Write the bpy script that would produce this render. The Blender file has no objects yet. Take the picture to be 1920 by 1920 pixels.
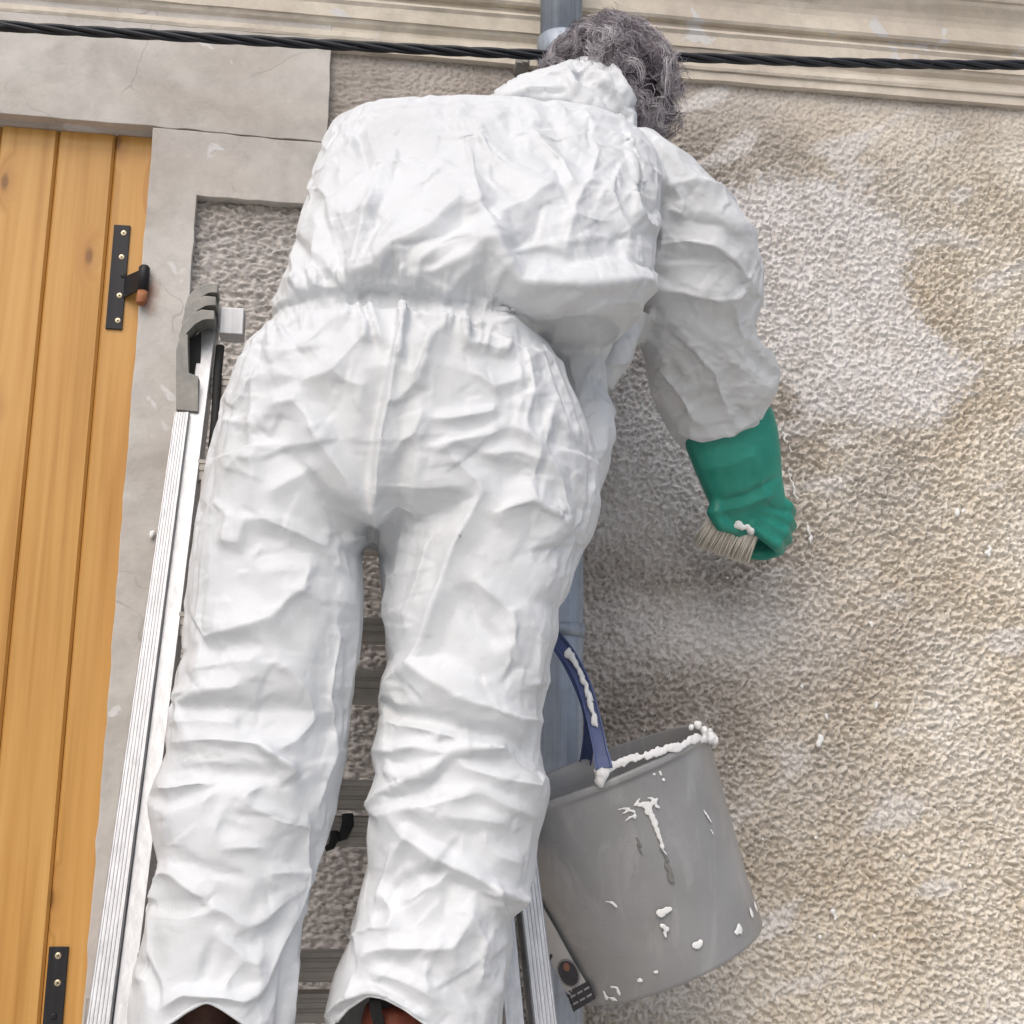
import bpy, bmesh, math, random
import numpy as np
from mathutils import Vector, Matrix
random.seed(7); rng = np.random.default_rng(7)
sc = bpy.context.scene
COL = sc.collection

# ------------------------------------------------------------------ camera
F_PX, HALF = 2400.0, 960.0              # focal length in pixels of the 1920 px photograph
CAM = np.array([0.0, -2.6, 1.6])
def _n(v): return v / np.linalg.norm(v)
eX = _n(np.array([17640.0, 747.0, F_PX]))            # along the wall, to the right
eZ = np.array([138.0, -10960.0, F_PX]); eZ = _n(eZ - eX * eZ.dot(eX))   # straight up
eY = np.cross(eZ, eX)                                # into the wall
M = np.stack([eX, eY, eZ], axis=1)                   # world -> camera (right, down, forward)
cam_d = bpy.data.cameras.new('camera'); cam = bpy.data.objects.new('camera', cam_d); COL.objects.link(cam)
cam_d.sensor_width = 36.0; cam_d.sensor_fit = 'HORIZONTAL'; cam_d.lens = F_PX / 1920.0 * 36.0
cam_d.clip_start = 0.05; cam_d.clip_end = 500
R = Matrix((M[0], -M[1], -M[2])).transposed()        # columns: right, up, back
cam.matrix_world = Matrix.Translation(Vector(CAM)) @ R.to_4x4()
sc.camera = cam

def ray(px, py):
    return M.T @ np.array([px - HALF, py - HALF, F_PX])
def W(px, py, Y):
    """point of the photograph at world depth plane y = Y (the wall is y = 0)"""
    d = ray(px, py); t = (Y - CAM[1]) / d[1]
    return CAM + d * t
def project(P):
    c = (P - CAM) @ M.T
    return np.stack([c[:, 0] / c[:, 2] * F_PX + HALF, c[:, 1] / c[:, 2] * F_PX + HALF], 1), c[:, 2]

# ------------------------------------------------------------------ light
SUN_ELEV, SUN_AZ = math.radians(48), math.radians(204)      # azimuth clockwise from +Y
world = bpy.data.worlds.new('World'); sc.world = world; world.use_nodes = True
wn = world.node_tree.nodes; wl = world.node_tree.links
bg = wn['Background']
sky = wn.new('ShaderNodeTexSky'); sky.sky_type = 'NISHITA'; sky.sun_disc = False
sky.sun_elevation = SUN_ELEV; sky.sun_rotation = SUN_AZ
sky.air_density = 1.0; sky.dust_density = 4.0; sky.ozone_density = 0.6
wl.new(sky.outputs[0], bg.inputs[0]); bg.inputs[1].default_value = 0.125
sun_d = bpy.data.lights.new('sun', 'SUN'); sun_d.energy = 1.2; sun_d.angle = math.radians(60); sun_d.color = (1, .985, .955)
sun = bpy.data.objects.new('sun', sun_d); COL.objects.link(sun)
sdir = Vector((math.sin(SUN_AZ) * math.cos(SUN_ELEV), math.cos(SUN_AZ) * math.cos(SUN_ELEV), math.sin(SUN_ELEV)))
sun.rotation_euler = sdir.to_track_quat('Z', 'Y').to_euler(); sun.location = (0, -4, 8)
vs = sc.view_settings; vs.view_transform = 'Standard'; vs.look = 'None'; vs.gamma = 1; vs.exposure = 0.27
vs.use_curve_mapping = False

# ------------------------------------------------------------------ helpers
def mesh_np(name, V, Fq, smooth=True):
    """mesh from an (n,3) array and an (m,3|4) face array"""
    me = bpy.data.meshes.new(name); V = np.asarray(V, np.float32); Fq = np.asarray(Fq, np.int32)
    k = Fq.shape[1]
    me.vertices.add(len(V)); me.vertices.foreach_set('co', V.ravel())
    me.loops.add(Fq.size); me.loops.foreach_set('vertex_index', Fq.ravel())
    me.polygons.add(len(Fq)); me.polygons.foreach_set('loop_start', np.arange(0, Fq.size, k, dtype=np.int32))
    me.polygons.foreach_set('use_smooth', np.full(len(Fq), smooth))
    me.update(calc_edges=True); me.validate()
    return me
def obj(name, me, mat=None, parent=None):
    o = bpy.data.objects.new(name, me); COL.objects.link(o)
    if mat is not None and len(me.materials) == 0: me.materials.append(mat)
    if parent is not None: o.parent = parent; o.matrix_parent_inverse = parent.matrix_world.inverted()
    return o
def thing(name, label, cat, loc=(0, 0, 0), group=None):
    o = bpy.data.objects.new(name, None); COL.objects.link(o); o.location = loc; o.empty_display_size = .1
    o['label'] = label; o['category'] = cat
    if group: o['group'] = group
    o.matrix_world = Matrix.Translation(Vector(loc))
    return o
def from_bm(name, bm, mat=None, parent=None, smooth=False, bevel=0.0):
    me = bpy.data.meshes.new(name)
    if bevel: bmesh.ops.bevel(bm, geom=list(bm.edges), offset=bevel, segments=2, profile=.6, affect='EDGES', clamp_overlap=True)
    bmesh.ops.recalc_face_normals(bm, faces=list(bm.faces))
    bm.to_mesh(me); bm.free()
    for p in me.polygons: p.use_smooth = smooth
    return obj(name, me, mat, parent)
def bm_box(bm, c, s, rot=None):
    r = bmesh.ops.create_cube(bm, size=1.0); vv = r['verts']
    for v in vv:
        v.co = Vector((v.co.x * s[0], v.co.y * s[1], v.co.z * s[2]))
        if rot is not None: v.co = rot @ v.co
        v.co += Vector(c)
    return vv
def bm_hull8(bm, pts):
    """box from 8 corners: front 4 (ccw) then back 4"""
    v = [bm.verts.new(Vector(p)) for p in pts]
    for f in ((0, 1, 2, 3), (7, 6, 5, 4), (0, 4, 5, 1), (1, 5, 6, 2), (2, 6, 7, 3), (3, 7, 4, 0)): bm.faces.new([v[i] for i in f])
    return v
def bm_prism(bm, poly, front_y, back_y):
    """poly: list of world (x,z) outline; extruded between two y planes"""
    a = [bm.verts.new((x, front_y, z)) for x, z in poly]; b = [bm.verts.new((x, back_y, z)) for x, z in poly]
    n = len(poly); bm.faces.new(a); bm.faces.new(b[::-1])
    for i in range(n): bm.faces.new([a[i], b[i], b[(i + 1) % n], a[(i + 1) % n]])
def tube_np(path, rad, seg=10, closed_ends=True, flat=None):
    """tube along a path; rad scalar or list; returns V, faces(list)"""
    P = [Vector(p) for p in path]; n = len(P); V = []; Fc = []
    up = None
    for i, p in enumerate(P):
        t = (P[min(i + 1, n - 1)] - P[max(i - 1, 0)]).normalized()
        if up is None:
            up = Vector((0, 0, 1)) if abs(t.z) < .9 else Vector((1, 0, 0))
        a = (up - t * up.dot(t)).normalized(); b = t.cross(a); up = a
        r = rad[i] if hasattr(rad, '__len__') else rad
        for k in range(seg):
            th = 2 * math.pi * k / seg
            V.append(p + a * math.cos(th) * r + b * math.sin(th) * r * (flat if flat else 1))
    for i in range(n - 1):
        for k in range(seg):
            Fc.append((i * seg + k, i * seg + (k + 1) % seg, (i + 1) * seg + (k + 1) % seg, (i + 1) * seg + k))
    if closed_ends:
        V.append(P[0]); V.append(P[-1]); c0, c1 = len(V) - 2, len(V) - 1
        for k in range(seg):
            Fc.append((c0, (k + 1) % seg, k)); Fc.append((c1, (n - 1) * seg + k, (n - 1) * seg + (k + 1) % seg))
    return V, Fc
def bm_add(bm, V, Fc):
    vs_ = [bm.verts.new(Vector(v)) for v in V]
    for f in Fc: bm.faces.new([vs_[i] for i in f])
def bm_tube(bm, path, rad, seg=10, flat=None): bm_add(bm, *tube_np(path, rad, seg, True, flat))
def _ball(u, v):
    V = [(0, 0, 1)]; Fc = []
    for i in range(1, v):
        for k in range(u): t, f = math.pi * i / v, 2 * math.pi * k / u; V.append((math.sin(t) * math.cos(f), math.sin(t) * math.sin(f), math.cos(t)))
    V.append((0, 0, -1)); n = len(V) - 1
    for k in range(u):
        k2 = (k + 1) % u; Fc.append((0, 1 + k, 1 + k2)); Fc.append((n, n - u + k2, n - u + k))
        for i in range(v - 2): a = 1 + i * u; Fc.append((a + k, a + u + k, a + u + k2, a + k2))
    return np.array(V), Fc
_balls = {}
def bm_ellipsoid(bm, c, s, rot=None, u=20, v=14):
    if (u, v) not in _balls: _balls[(u, v)] = _ball(u, v)
    B, Fc = _balls[(u, v)]; V = B * np.array(s)
    if rot is not None: V = V @ np.array(rot).T
    bm_add(bm, V + np.array(c), Fc)

# numpy gradient noise -----------------------------------------------------
def _hash(ix, iy, iz, seed):
    h = (ix.astype(np.uint32) * np.uint32(374761393) + iy.astype(np.uint32) * np.uint32(668265263)
         + iz.astype(np.uint32) * np.uint32(2147483647 - 1274126177 % 2147483647) + np.uint32(seed * 1013904223 & 0xffffffff))
    h = (h ^ (h >> np.uint32(13))) * np.uint32(1274126177); h ^= h >> np.uint32(16)
    h = h * np.uint32(2246822519); h ^= h >> np.uint32(15)
    return h
def _u(h): return (h & np.uint32(0xffff)).astype(np.float32) / 65535.0
def perlin(P, seed=0):
    P = np.asarray(P, np.float32); i = np.floor(P).astype(np.int32); f = P - i
    u = f * f * f * (f * (f * 6 - 15) + 10); out = 0
    for dx in (0, 1):
        for dy in (0, 1):
            for dz in (0, 1):
                h = _hash(i[:, 0] + dx, i[:, 1] + dy, i[:, 2] + dz, seed)
                gx = _u(h) * 2 - 1; gy = _u(h >> np.uint32(8)) * 2 - 1; gz = _u(h >> np.uint32(16)) * 2 - 1
                d = gx * (f[:, 0] - dx) + gy * (f[:, 1] - dy) + gz * (f[:, 2] - dz)
                w = (u[:, 0] if dx else 1 - u[:, 0]) * (u[:, 1] if dy else 1 - u[:, 1]) * (u[:, 2] if dz else 1 - u[:, 2])
                out = out + w * d
    return out * 1.4
def facets(P, seed=0, k=0.55):
    """crumpled-paper relief: facets meeting in sharp ridges and valleys"""
    P = np.asarray(P, np.float32); i = np.floor(P).astype(np.int32)
    A = np.full(len(P), -9, np.float32); B = np.full(len(P), 9, np.float32)
    for dx in (-1, 0, 1):
        for dy in (-1, 0, 1):
            for dz in (-1, 0, 1):
                c = i + np.array([dx, dy, dz]); h = _hash(c[:, 0], c[:, 1], c[:, 2], seed); h2 = _hash(c[:, 0], c[:, 1], c[:, 2], seed + 77)
                s = c + np.stack([_u(h), _u(h >> np.uint32(8)), _u(h >> np.uint32(16))], 1)
                g = np.stack([_u(h2), _u(h2 >> np.uint32(8)), _u(h2 >> np.uint32(16))], 1) * 2 - 1
                d = P - s; q = (d * d).sum(1); l = (d * g).sum(1); l2 = d[:, 0] * g[:, 1] - d[:, 1] * g[:, 2] + d[:, 2] * g[:, 0]
                A = np.maximum(A, l * .9 - k * q); B = np.minimum(B, l2 * .9 + k * q)
    return (A + B) * .5

# ------------------------------------------------------------------ materials
def mat(name, col, rough=.6, metal=0.0, spec=.3):
    m = bpy.data.materials.new(name); m.use_nodes = True; b = m.node_tree.nodes['Principled BSDF']
    b.inputs['Base Color'].default_value = (*col, 1); b.inputs['Roughness'].default_value = rough
    b.inputs['Metallic'].default_value = metal; b.inputs['Specular IOR Level'].default_value = spec
    return m
class NT:
    def __init__(s, m): s.m = m; s.t = m.node_tree; s.b = s.t.nodes['Principled BSDF']
    def n(s, typ, **kw):
        x = s.t.nodes.new('ShaderNode' + typ)
        for k, v in kw.items():
            if k.startswith('i_'): x.inputs[int(k[2:]) if k[2:].isdigit() else k[2:].replace('_', ' ')].default_value = v
            else: setattr(x, k, v)
        return x
    def l(s, a, b): s.t.links.new(a, b)
    def coords(s, scale=(1, 1, 1), rot=(0, 0, 0)):
        g = s.n('TexCoord'); mp = s.n('Mapping'); mp.inputs['Scale'].default_value = scale; mp.inputs['Rotation'].default_value = rot
        s.l(g.outputs['Object'], mp.inputs[0]); return mp.outputs[0]
    def noise(s, vec, scale, detail=4, rough=.55, dist=0.0):
        x = s.n('TexNoise'); x.inputs['Scale'].default_value = scale; x.inputs['Detail'].default_value = detail
        x.inputs['Roughness'].default_value = rough; x.inputs['Distortion'].default_value = dist
        s.l(vec, x.inputs['Vector']); return x.outputs['Fac']
    def ramp(s, fac, stops):
        r = s.n('ValToRGB'); e = r.color_ramp.elements
        while len(e) < len(stops): e.new(.5)
        for q, (p, c) in zip(e, stops):
            q.position = p; q.color = (*c, 1) if hasattr(c, '__len__') else (c, c, c, 1)
        s.l(fac, r.inputs[0]); return r.outputs[0]
    def mix(s, fac, a, b, mode='MIX'):
        x = s.n('Mix', data_type='RGBA', blend_type=mode)
        for sock, v in ((x.inputs[0], fac), (x.inputs[6], a), (x.inputs[7], b)):
            if hasattr(v, 'is_linked'): s.l(v, sock)
            elif hasattr(v, '__len__'): sock.default_value = (*v, 1)
            else: sock.default_value = v
        return x.outputs[2]
    def math(s, op, a, b=0.0, c=0.0):
        x = s.n('Math', operation=op)
        for sock, v in zip(x.inputs, (a, b, c)):
            if hasattr(v, 'is_linked'): s.l(v, sock)
            else: sock.default_value = v
        return x.outputs[0]
    def attr(s, name): return s.n('Attribute', attribute_name=name).outputs['Fac']
    def color(s, sock): s.l(sock, s.b.inputs['Base Color'])
    def bump(s, h, strength=.3, dist=.002, prev=None):
        x = s.n('Bump'); x.inputs['Strength'].default_value = strength; x.inputs['Distance'].default_value = dist
        s.l(h, x.inputs['Height'])
        if prev is not None: s.l(prev, x.inputs['Normal'])
        s.l(x.outputs[0], s.b.inputs['Normal']); return x.outputs[0]

def m_stucco():
    m = mat('rough_cast', (.45, .4, .33), .92, spec=.15); t = NT(m); v = t.coords()
    n1 = t.noise(v, 3.2, 5, .6); n2 = t.noise(v, 105, 4, .65)
    warm = t.ramp(n1, [(.3, (.60, .525, .42)), (.5, (.72, .665, .58)), (.72, (.78, .75, .70))])
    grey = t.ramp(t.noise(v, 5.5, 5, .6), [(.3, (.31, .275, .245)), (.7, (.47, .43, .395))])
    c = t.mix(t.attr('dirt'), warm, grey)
    c = t.mix(t.math('MULTIPLY', t.attr('paste'), .95), c, (.69, .67, .66))
    c = t.mix(.55, c, t.ramp(n2, [(.36, .52), (.52, 1.0)]), 'MULTIPLY')
    c = t.mix(t.attr('speck'), c, (.74, .73, .72))
    t.color(c)
    t.bump(t.noise(v, 420, 3, .7), .35, .0016)
    return m
def m_plaster(name, a, b, crack=True):
    m = mat(name, a, .85, spec=.2); t = NT(m); v = t.coords()
    n = t.noise(v, 4.5, 6, .62, .6); n2 = t.noise(v, 22, 5, .6); n3 = t.noise(v, 1.6, 3)
    c = t.ramp(n, [(.28, a), (.52, b), (.75, tuple(x * 1.12 for x in b))])
    c = t.mix(.5, c, t.ramp(n2, [(.3, .72), (.6, 1.0)]), 'MULTIPLY')
    c = t.mix(t.ramp(n3, [(.45, 0.), (.7, .45)]), c, (.40, .33, .29))
    hp_ = W(278, 548, -.022); df = t.n('VectorMath', operation='SUBTRACT'); t.l(v, df.inputs[0]); df.inputs[1].default_value = tuple(float(x) for x in hp_)
    dm = t.n('VectorMath', operation='MULTIPLY'); t.l(df.outputs[0], dm.inputs[0]); dm.inputs[1].default_value = (1.3, 0, .8); dl = t.n('VectorMath', operation='LENGTH'); t.l(dm.outputs[0], dl.inputs[0])
    rust = t.ramp(t.math('ADD', dl.outputs['Value'], t.math('MULTIPLY', t.math('SUBTRACT', n2, .5), .05)), [(.008, .75), (.04, 0.)])
    c = t.mix(rust, c, (.27, .11, .05))                      # rust run from the hinge pin
    # chips of bare white filler
    ch = t.ramp(t.noise(v, 9, 3, .5, .8), [(.655, 0.), (.672, 1.)])
    c = t.mix(ch, c, (.60, .59, .58))
    if crack:
        vo = t.n('TexVoronoi', feature='DISTANCE_TO_EDGE'); vo.inputs['Scale'].default_value = 2.6
        mx = t.n('Vectorial') if False else None
        nv = t.n('TexNoise'); nv.inputs['Scale'].default_value = 7; t.l(v, nv.inputs['Vector'])
        add = t.n('VectorMath', operation='MULTIPLY_ADD'); t.l(nv.outputs['Color'], add.inputs[0]); add.inputs[1].default_value = (.25, .25, .25); t.l(v, add.inputs[2])
        t.l(add.outputs[0], vo.inputs['Vector'])
        cr = t.ramp(vo.outputs['Distance'], [(0., .45), (.007, 0.)])
        br = t.ramp(t.noise(v, 2.3, 2), [(.5, 0.), (.56, 1.)])
        c = t.mix(t.math('MULTIPLY', cr, br), c, (.16, .14, .12))
    c = t.mix(t.ramp(t.noise(v, 13, 6, .7, .3), [(.56, 0.), (.74, .35)]), c, (.27, .25, .23)); t.color(c); t.bump(t.noise(v, 60, 6, .62), .45, .004)
    return m
def m_pine():
    m = mat('stained_pine', (.5, .27, .07), .42, spec=.35); t = NT(m)
    g = t.n('TexCoord'); oi = t.n('ObjectInfo')
    off = t.n('VectorMath', operation='MULTIPLY_ADD'); t.l(oi.outputs['Random'], off.inputs[0]); off.inputs[1].default_value = (13.7, 5.1, 41.3); t.l(g.outputs['Object'], off.inputs[2])
    base = off.outputs[0]
    # knots: sparse voronoi cells, grain bends round them
    sx = t.n('SeparateXYZ'); t.l(base, sx.inputs[0]); cx = t.n('CombineXYZ')
    t.l(t.math('MULTIPLY', sx.outputs[0], 8.5), cx.inputs[0]); t.l(t.math('MULTIPLY', sx.outputs[2], 3.4), cx.inputs[1])
    vo = t.n('TexVoronoi', feature='F1', voronoi_dimensions='2D'); vo.inputs['Scale'].default_value = 1.0; t.l(cx.outputs[0], vo.inputs['Vector'])
    d = vo.outputs['Distance']
    pick = t.n('SeparateColor'); t.l(vo.outputs['Color'], pick.inputs[0])
    on = t.math('GREATER_THAN', pick.outputs[0], .58)
    knot = t.math('MULTIPLY', t.ramp(d, [(.035, 1.), (.085, 0.)]), on)
    halo = t.math('MULTIPLY', t.ramp(d, [(.05, 1.), (.26, 0.)]), on)
    mp = t.n('Mapping'); mp.inputs['Scale'].default_value = (46, 1, 1.3); t.l(base, mp.inputs[0])
    wv = t.n('VectorMath', operation='MULTIPLY_ADD'); t.l(halo, wv.inputs[0]); wv.inputs[1].default_value = (1.6, 0, .3); t.l(mp.outputs[0], wv.inputs[2])
    gr = t.n('TexNoise'); gr.inputs['Scale'].default_value = 1.0; gr.inputs['Detail'].default_value = 5; gr.inputs['Distortion'].default_value = .5; t.l(wv.outputs[0], gr.inputs['Vector'])
    c = t.ramp(gr.outputs['Fac'], [(.25, (.41, .20, .046)), (.5, (.53, .285, .08)), (.75, (.60, .35, .115))])
    big = t.noise(t.coords((2, 1, .8)), 2.2, 3)
    c = t.mix(.6, c, t.ramp(big, [(.3, (.86, .82, .76)), (.7, (1., 1., 1.))]), 'MULTIPLY')
    c = t.mix(t.math('MULTIPLY', halo, .45), c, (.30, .12, .03))
    c = t.mix(t.math('MULTIPLY', knot, .62), c, (.10, .038, .014))
    t.color(c); t.bump(gr.outputs['Fac'], .12, .001)
    return m
def m_metal(name, a, b, rough, scale=(30, 30, 2), metal=.8):
    m = mat(name, a, rough, metal); t = NT(m); v = t.coords(scale)
    n = t.noise(v, 2.0, 6, .65); n2 = t.noise(t.coords(), 35, 4, .6)
    c = t.ramp(n, [(.3, a), (.7, b)]); c = t.mix(.4, c, t.ramp(n2, [(.3, .6), (.6, 1.)]), 'MULTIPLY'); t.color(c)
    r = t.n('MapRange'); t.l(n2, r.inputs[0]); r.inputs[3].default_value = rough - .1; r.inputs[4].default_value = rough + .15
    t.l(r.outputs[0], t.b.inputs['Roughness']); t.bump(n, .08, .001)
    return m
def m_suit():
    m = mat('white_nonwoven', (.655, .675, .695), .55, spec=.35); t = NT(m); v = t.coords()
    t.color(t.ramp(t.noise(v, 6, 5, .65), [(.32, (.57, .585, .595)), (.55, (.625, .645, .665))]))
    f = t.noise(t.coords((1, 1, 2.2), (.3, .5, .4)), 240, 3, .7)
    t.bump(f, .3, .0015)
    return m
MAT = dict(
    stucco=m_stucco(),
    plaster=m_plaster('grey_plaster', (.415, .39, .36), (.53, .51, .48)),
    cornice=m_plaster('cornice_paint', (.56, .505, .415), (.67, .615, .525), False),
    pine=m_pine(),
    iron=m_metal('black_iron', (.018, .018, .02), (.032, .032, .036), .45, metal=.3),
    rust=m_metal('rusty_iron', (.22, .065, .022), (.40, .19, .10), .8, (30, 30, 30), .1),
    screw=m_metal('brass_screw', (.55, .46, .30), (.70, .62, .46), .35),
    alu=m_metal('aluminium', (.41, .42, .44), (.60, .61, .63), .46, (60, 60, 2), .6),
    alu_dull=m_metal('dull_aluminium', (.33, .31, .28), (.45, .43, .40), .5, (2, 60, 60), .5),
    cast=m_metal('cast_grey', (.24, .235, .22), (.34, .33, .31), .6, (20, 20, 20), .25),
    rubber=mat('black_rubber', (.02, .02, .02), .7),
    zinc=m_metal('weathered_zinc', (.27, .31, .37), (.45, .50, .57), .5, (40, 40, 1.2), .35),
    cable=mat('black_cable', (.012, .014, .02), .5, spec=.4),
    bucket=None, suit=m_suit(),
    skin=mat('skin', (.45, .25, .18), .55), leather=m_metal('red_brown_leather', (.20, .05, .03), (.29, .085, .05), .55, (20, 20, 20), 0),
    dark_leather=m_metal('dark_brown_leather', (.045, .02, .014), (.08, .035, .025), .6, (20, 20, 20), 0),
    bristle=mat('cream_bristle', (.80, .76, .68), .8), foam=mat('white_foam', (.78, .78, .77), .45),
    blue=m_metal('blue_plastic', (.07, .095, .22), (.11, .145, .29), .4, (10, 10, 10), 0),
)
def m_simple_noise(name, a, b, rough, scale, bump=.1, spec=.4):
    m = mat(name, a, rough, spec=spec); t = NT(m); v = t.coords()
    t.color(t.ramp(t.noise(v, scale, 5, .6), [(.3, a), (.7, b)])); t.bump(t.noise(v, scale * 8, 3), bump, .001); return m
MAT['bucket'] = m_simple_noise('grey_plastic', (.262, .262, .262), (.322, .324, .328), .38, 14, .08, .45)
def m_bucket():
    m = mat('grey_plastic', (.28, .28, .28), .38, spec=.45); t = NT(m); v = t.coords()
    c = t.ramp(t.noise(v, 7, 5, .6), [(.3, (.235, .235, .236)), (.7, (.30, .303, .308))])
    film = t.ramp(t.noise(t.coords((3, 3, .7), (.3, 0, .2)), 6, 6, .65, 1.0), [(.52, 0.), (.72, .5)]); c = t.mix(film, c, (.42, .42, .42))          # dried film of paste
    sc_ = t.ramp(t.noise(t.coords((2, 2, 30), (.2, .5, .1)), 14, 3, .6), [(.66, 0.), (.70, .35)]); c = t.mix(sc_, c, (.16, .16, .16)); t.color(c)
    r = t.n('MapRange'); t.l(film, r.inputs[0]); r.inputs[3].default_value = .32; r.inputs[4].default_value = .6; t.l(r.outputs[0], t.b.inputs['Roughness'])
    t.bump(t.noise(v, 90, 4), .1, .001); return m
MAT['bucket'] = m_bucket()
MAT['glove'] = m_simple_noise('green_rubber', (.010, .195, .142), (.028, .27, .205), .42, 18, .1, .4)
MAT['paving'] = m_simple_noise('paving', (.44, .43, .41), (.52, .51, .48), .85, 3)
def m_hair():
    m = mat('grey_hair', (.2, .18, .19), .5, spec=.4); t = NT(m)
    c = t.ramp(t.attr('tone'), [(0., (.05, .04, .05)), (.5, (.24, .21, .235)), (1., (.62, .59, .62))]); t.color(c); return m
MAT['hair'] = m_hair()

# ------------------------------------------------------------------ ground
gm = mesh_np('ground', [(-60, -60, 0), (60, -60, 0), (60, .5, 0), (-60, .5, 0)], [(0, 1, 2, 3)], False)
g = obj('ground', gm, MAT['paving']); g['kind'] = 'structure'

# ------------------------------------------------------------------ house wall
YP = -.022                                       # front of the smooth plaster surround
XJ = float(W(250, 700, YP)[0])                   # jamb edge beside the shutter
XO = XJ - 1.0                                    # far side of the opening
XJ2 = float(W(352, 600, YP)[0])                  # jamb edge towards the rough cast
XL2 = float(W(617, 170, YP)[0])                  # end of the lintel band
ZL = float(W(150, 226, YP)[2])                   # underside of the lintel
ZJ = float(W(450, 251, YP)[2])                   # mortar joint beside it
ZP = float(W(460, 372, YP)[2])                   # lower edge of the plaster head
ZC = float(W(960, 106, 0)[2])                    # bottom of the cornice
house = thing('house_wall', 'old house wall in beige rough cast with grey plaster round the shutter and a moulded cornice', 'wall', (0, 0, 0))

def sm(a, b, x):
    t = np.clip((x - a) / (b - a), 0, 1); return t * t * (3 - 2 * t)
def poly_mask(px, poly, soft):
    """soft inside-mask of a polygon, by signed distance"""
    poly = np.array(poly, float); d = np.full(len(px), 1e9); ins = np.zeros(len(px), bool)
    for a, b in zip(poly, np.roll(poly, -1, 0)):
        ab = b - a; t = np.clip(((px - a) @ ab) / (ab @ ab), 0, 1); q = px - a - t[:, None] * ab
        d = np.minimum(d, np.hypot(q[:, 0], q[:, 1]))
        c = ((a[1] > px[:, 1]) != (b[1] > px[:, 1])); dy = b[1] - a[1] if abs(b[1] - a[1]) > 1e-9 else 1e-9
        ins ^= c & (px[:, 0] < (b[0] - a[0]) * (px[:, 1] - a[1]) / dy + a[0])
    return sm(-soft, soft, np.where(ins, d, -d))

XR = float(max(W(1960, 0, 0)[0], W(1960, 1920, 0)[0]))
xs = np.concatenate([np.arange(-4, XJ2 - .03, .12), np.arange(XJ2 - .03, .12, .0056), np.arange(.12, XR, .0023), np.arange(XR + .05, XR + 3, .12)])
zs = np.concatenate([np.arange(0, 1.06, .1), np.arange(1.08, ZC + .07, .0024), np.arange(ZC + .1, 5.01, .15)])
GX, GZ = np.meshgrid(xs, zs); P = np.stack([GX.ravel(), np.zeros(GX.size), GZ.ravel()], 1)
px, _ = project(P)
u2 = np.stack([P[:, 0], P[:, 0] * 0, P[:, 2]], 1)
wob = np.stack([perlin(u2 * 9, 5), perlin(u2 * 9, 6)], 1) * 34 + np.stack([perlin(u2 * 62, 7), perlin(u2 * 62, 8)], 1) * 34
pw = px + wob
paste = poly_mask(pw, [(1290, 350), (1480, 330), (1610, 348), (1692, 392), (1704, 500), (1728, 600), (1850, 690), (1790, 775), (1640, 805), (1500, 765), (1400, 660)], 22) * (.9 + .3 * perlin(u2 * 14, 9))
paste = np.maximum(paste, np.exp(-(((pw[:, 0] - 1235) / 150) ** 4 + ((pw[:, 1] - 860) / 210) ** 4)))
paste = np.maximum(paste, .8 * np.exp(-(((pw[:, 0] - 1300) / 280) ** 2 + ((pw[:, 1] - 1170) / 90) ** 2)))
ridge_ = np.exp(-((paste - .5) / .22) ** 2)                  # paste stands proud where a stroke ended
paste = np.maximum(paste, .45 * sm(800, 600, px[:, 0]) * sm(330, 480, px[:, 1]))
paste = np.maximum(paste, .55 * np.exp(-(((pw[:, 0] - 1230) / 110) ** 2 + ((pw[:, 1] - 1850) / 80) ** 2)))
streak = perlin(np.stack([(P[:, 0] + .45 * P[:, 2]) * 5, P[:, 1], (P[:, 2] - .45 * P[:, 0]) * 13], 1), 11)
paste = np.clip(np.maximum(paste, .65 * sm(.22, .5, streak) * sm(1020, 1300, px[:, 0])), 0, 1)
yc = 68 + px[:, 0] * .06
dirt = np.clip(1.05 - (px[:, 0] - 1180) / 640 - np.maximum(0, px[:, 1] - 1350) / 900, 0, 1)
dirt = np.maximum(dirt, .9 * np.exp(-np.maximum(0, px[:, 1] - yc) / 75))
dirt = np.maximum(dirt, .45 * np.exp(-((px[:, 0] - (1545 + (px[:, 1] - 350) * .06)) / 150) ** 2) * sm(120, 420, px[:, 1]) * sm(1150, 800, px[:, 1]))
dirt = np.clip(dirt + .35 * perlin(u2 * 6, 21), 0, 1)
# rough-cast relief: blunt lumps with small deep pits
def domes(x, z, cell, seed):
    """rounded pebbles thrown at random: height 0..1, deep between them"""
    gx, gz = x / cell, z / cell; ix, iz = np.floor(gx).astype(np.int32), np.floor(gz).astype(np.int32); out = np.zeros(len(x), np.float32)
    for dx_ in (-1, 0, 1):
        for dz_ in (-1, 0, 1):
            h_ = _hash(ix + dx_, iz + dz_, ix * 0, seed); r = .52 + .42 * _u(h_ >> np.uint32(16))
            d2 = ((gx - (ix + dx_ + _u(h_))) ** 2 + (gz - (iz + dz_ + _u(h_ >> np.uint32(8)))) ** 2) / r ** 2
            out = np.maximum(out, np.sqrt(np.clip(1 - d2, 0, 1)) * (.55 + .45 * _u(h_ >> np.uint32(5))))
    return out
w2 = u2 + np.stack([perlin(u2 * 60, 31), 0 * u2[:, 0], perlin(u2 * 60, 32)], 1) * .0045
ra, rb_ = w2[:, 0] * .94 + w2[:, 2] * .34, w2[:, 2] * .94 - w2[:, 0] * .34
n2 = perlin(w2 * 230, 42); n3 = perlin(w2 * 60, 43); n4 = perlin(w2 * 7, 44)
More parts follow.
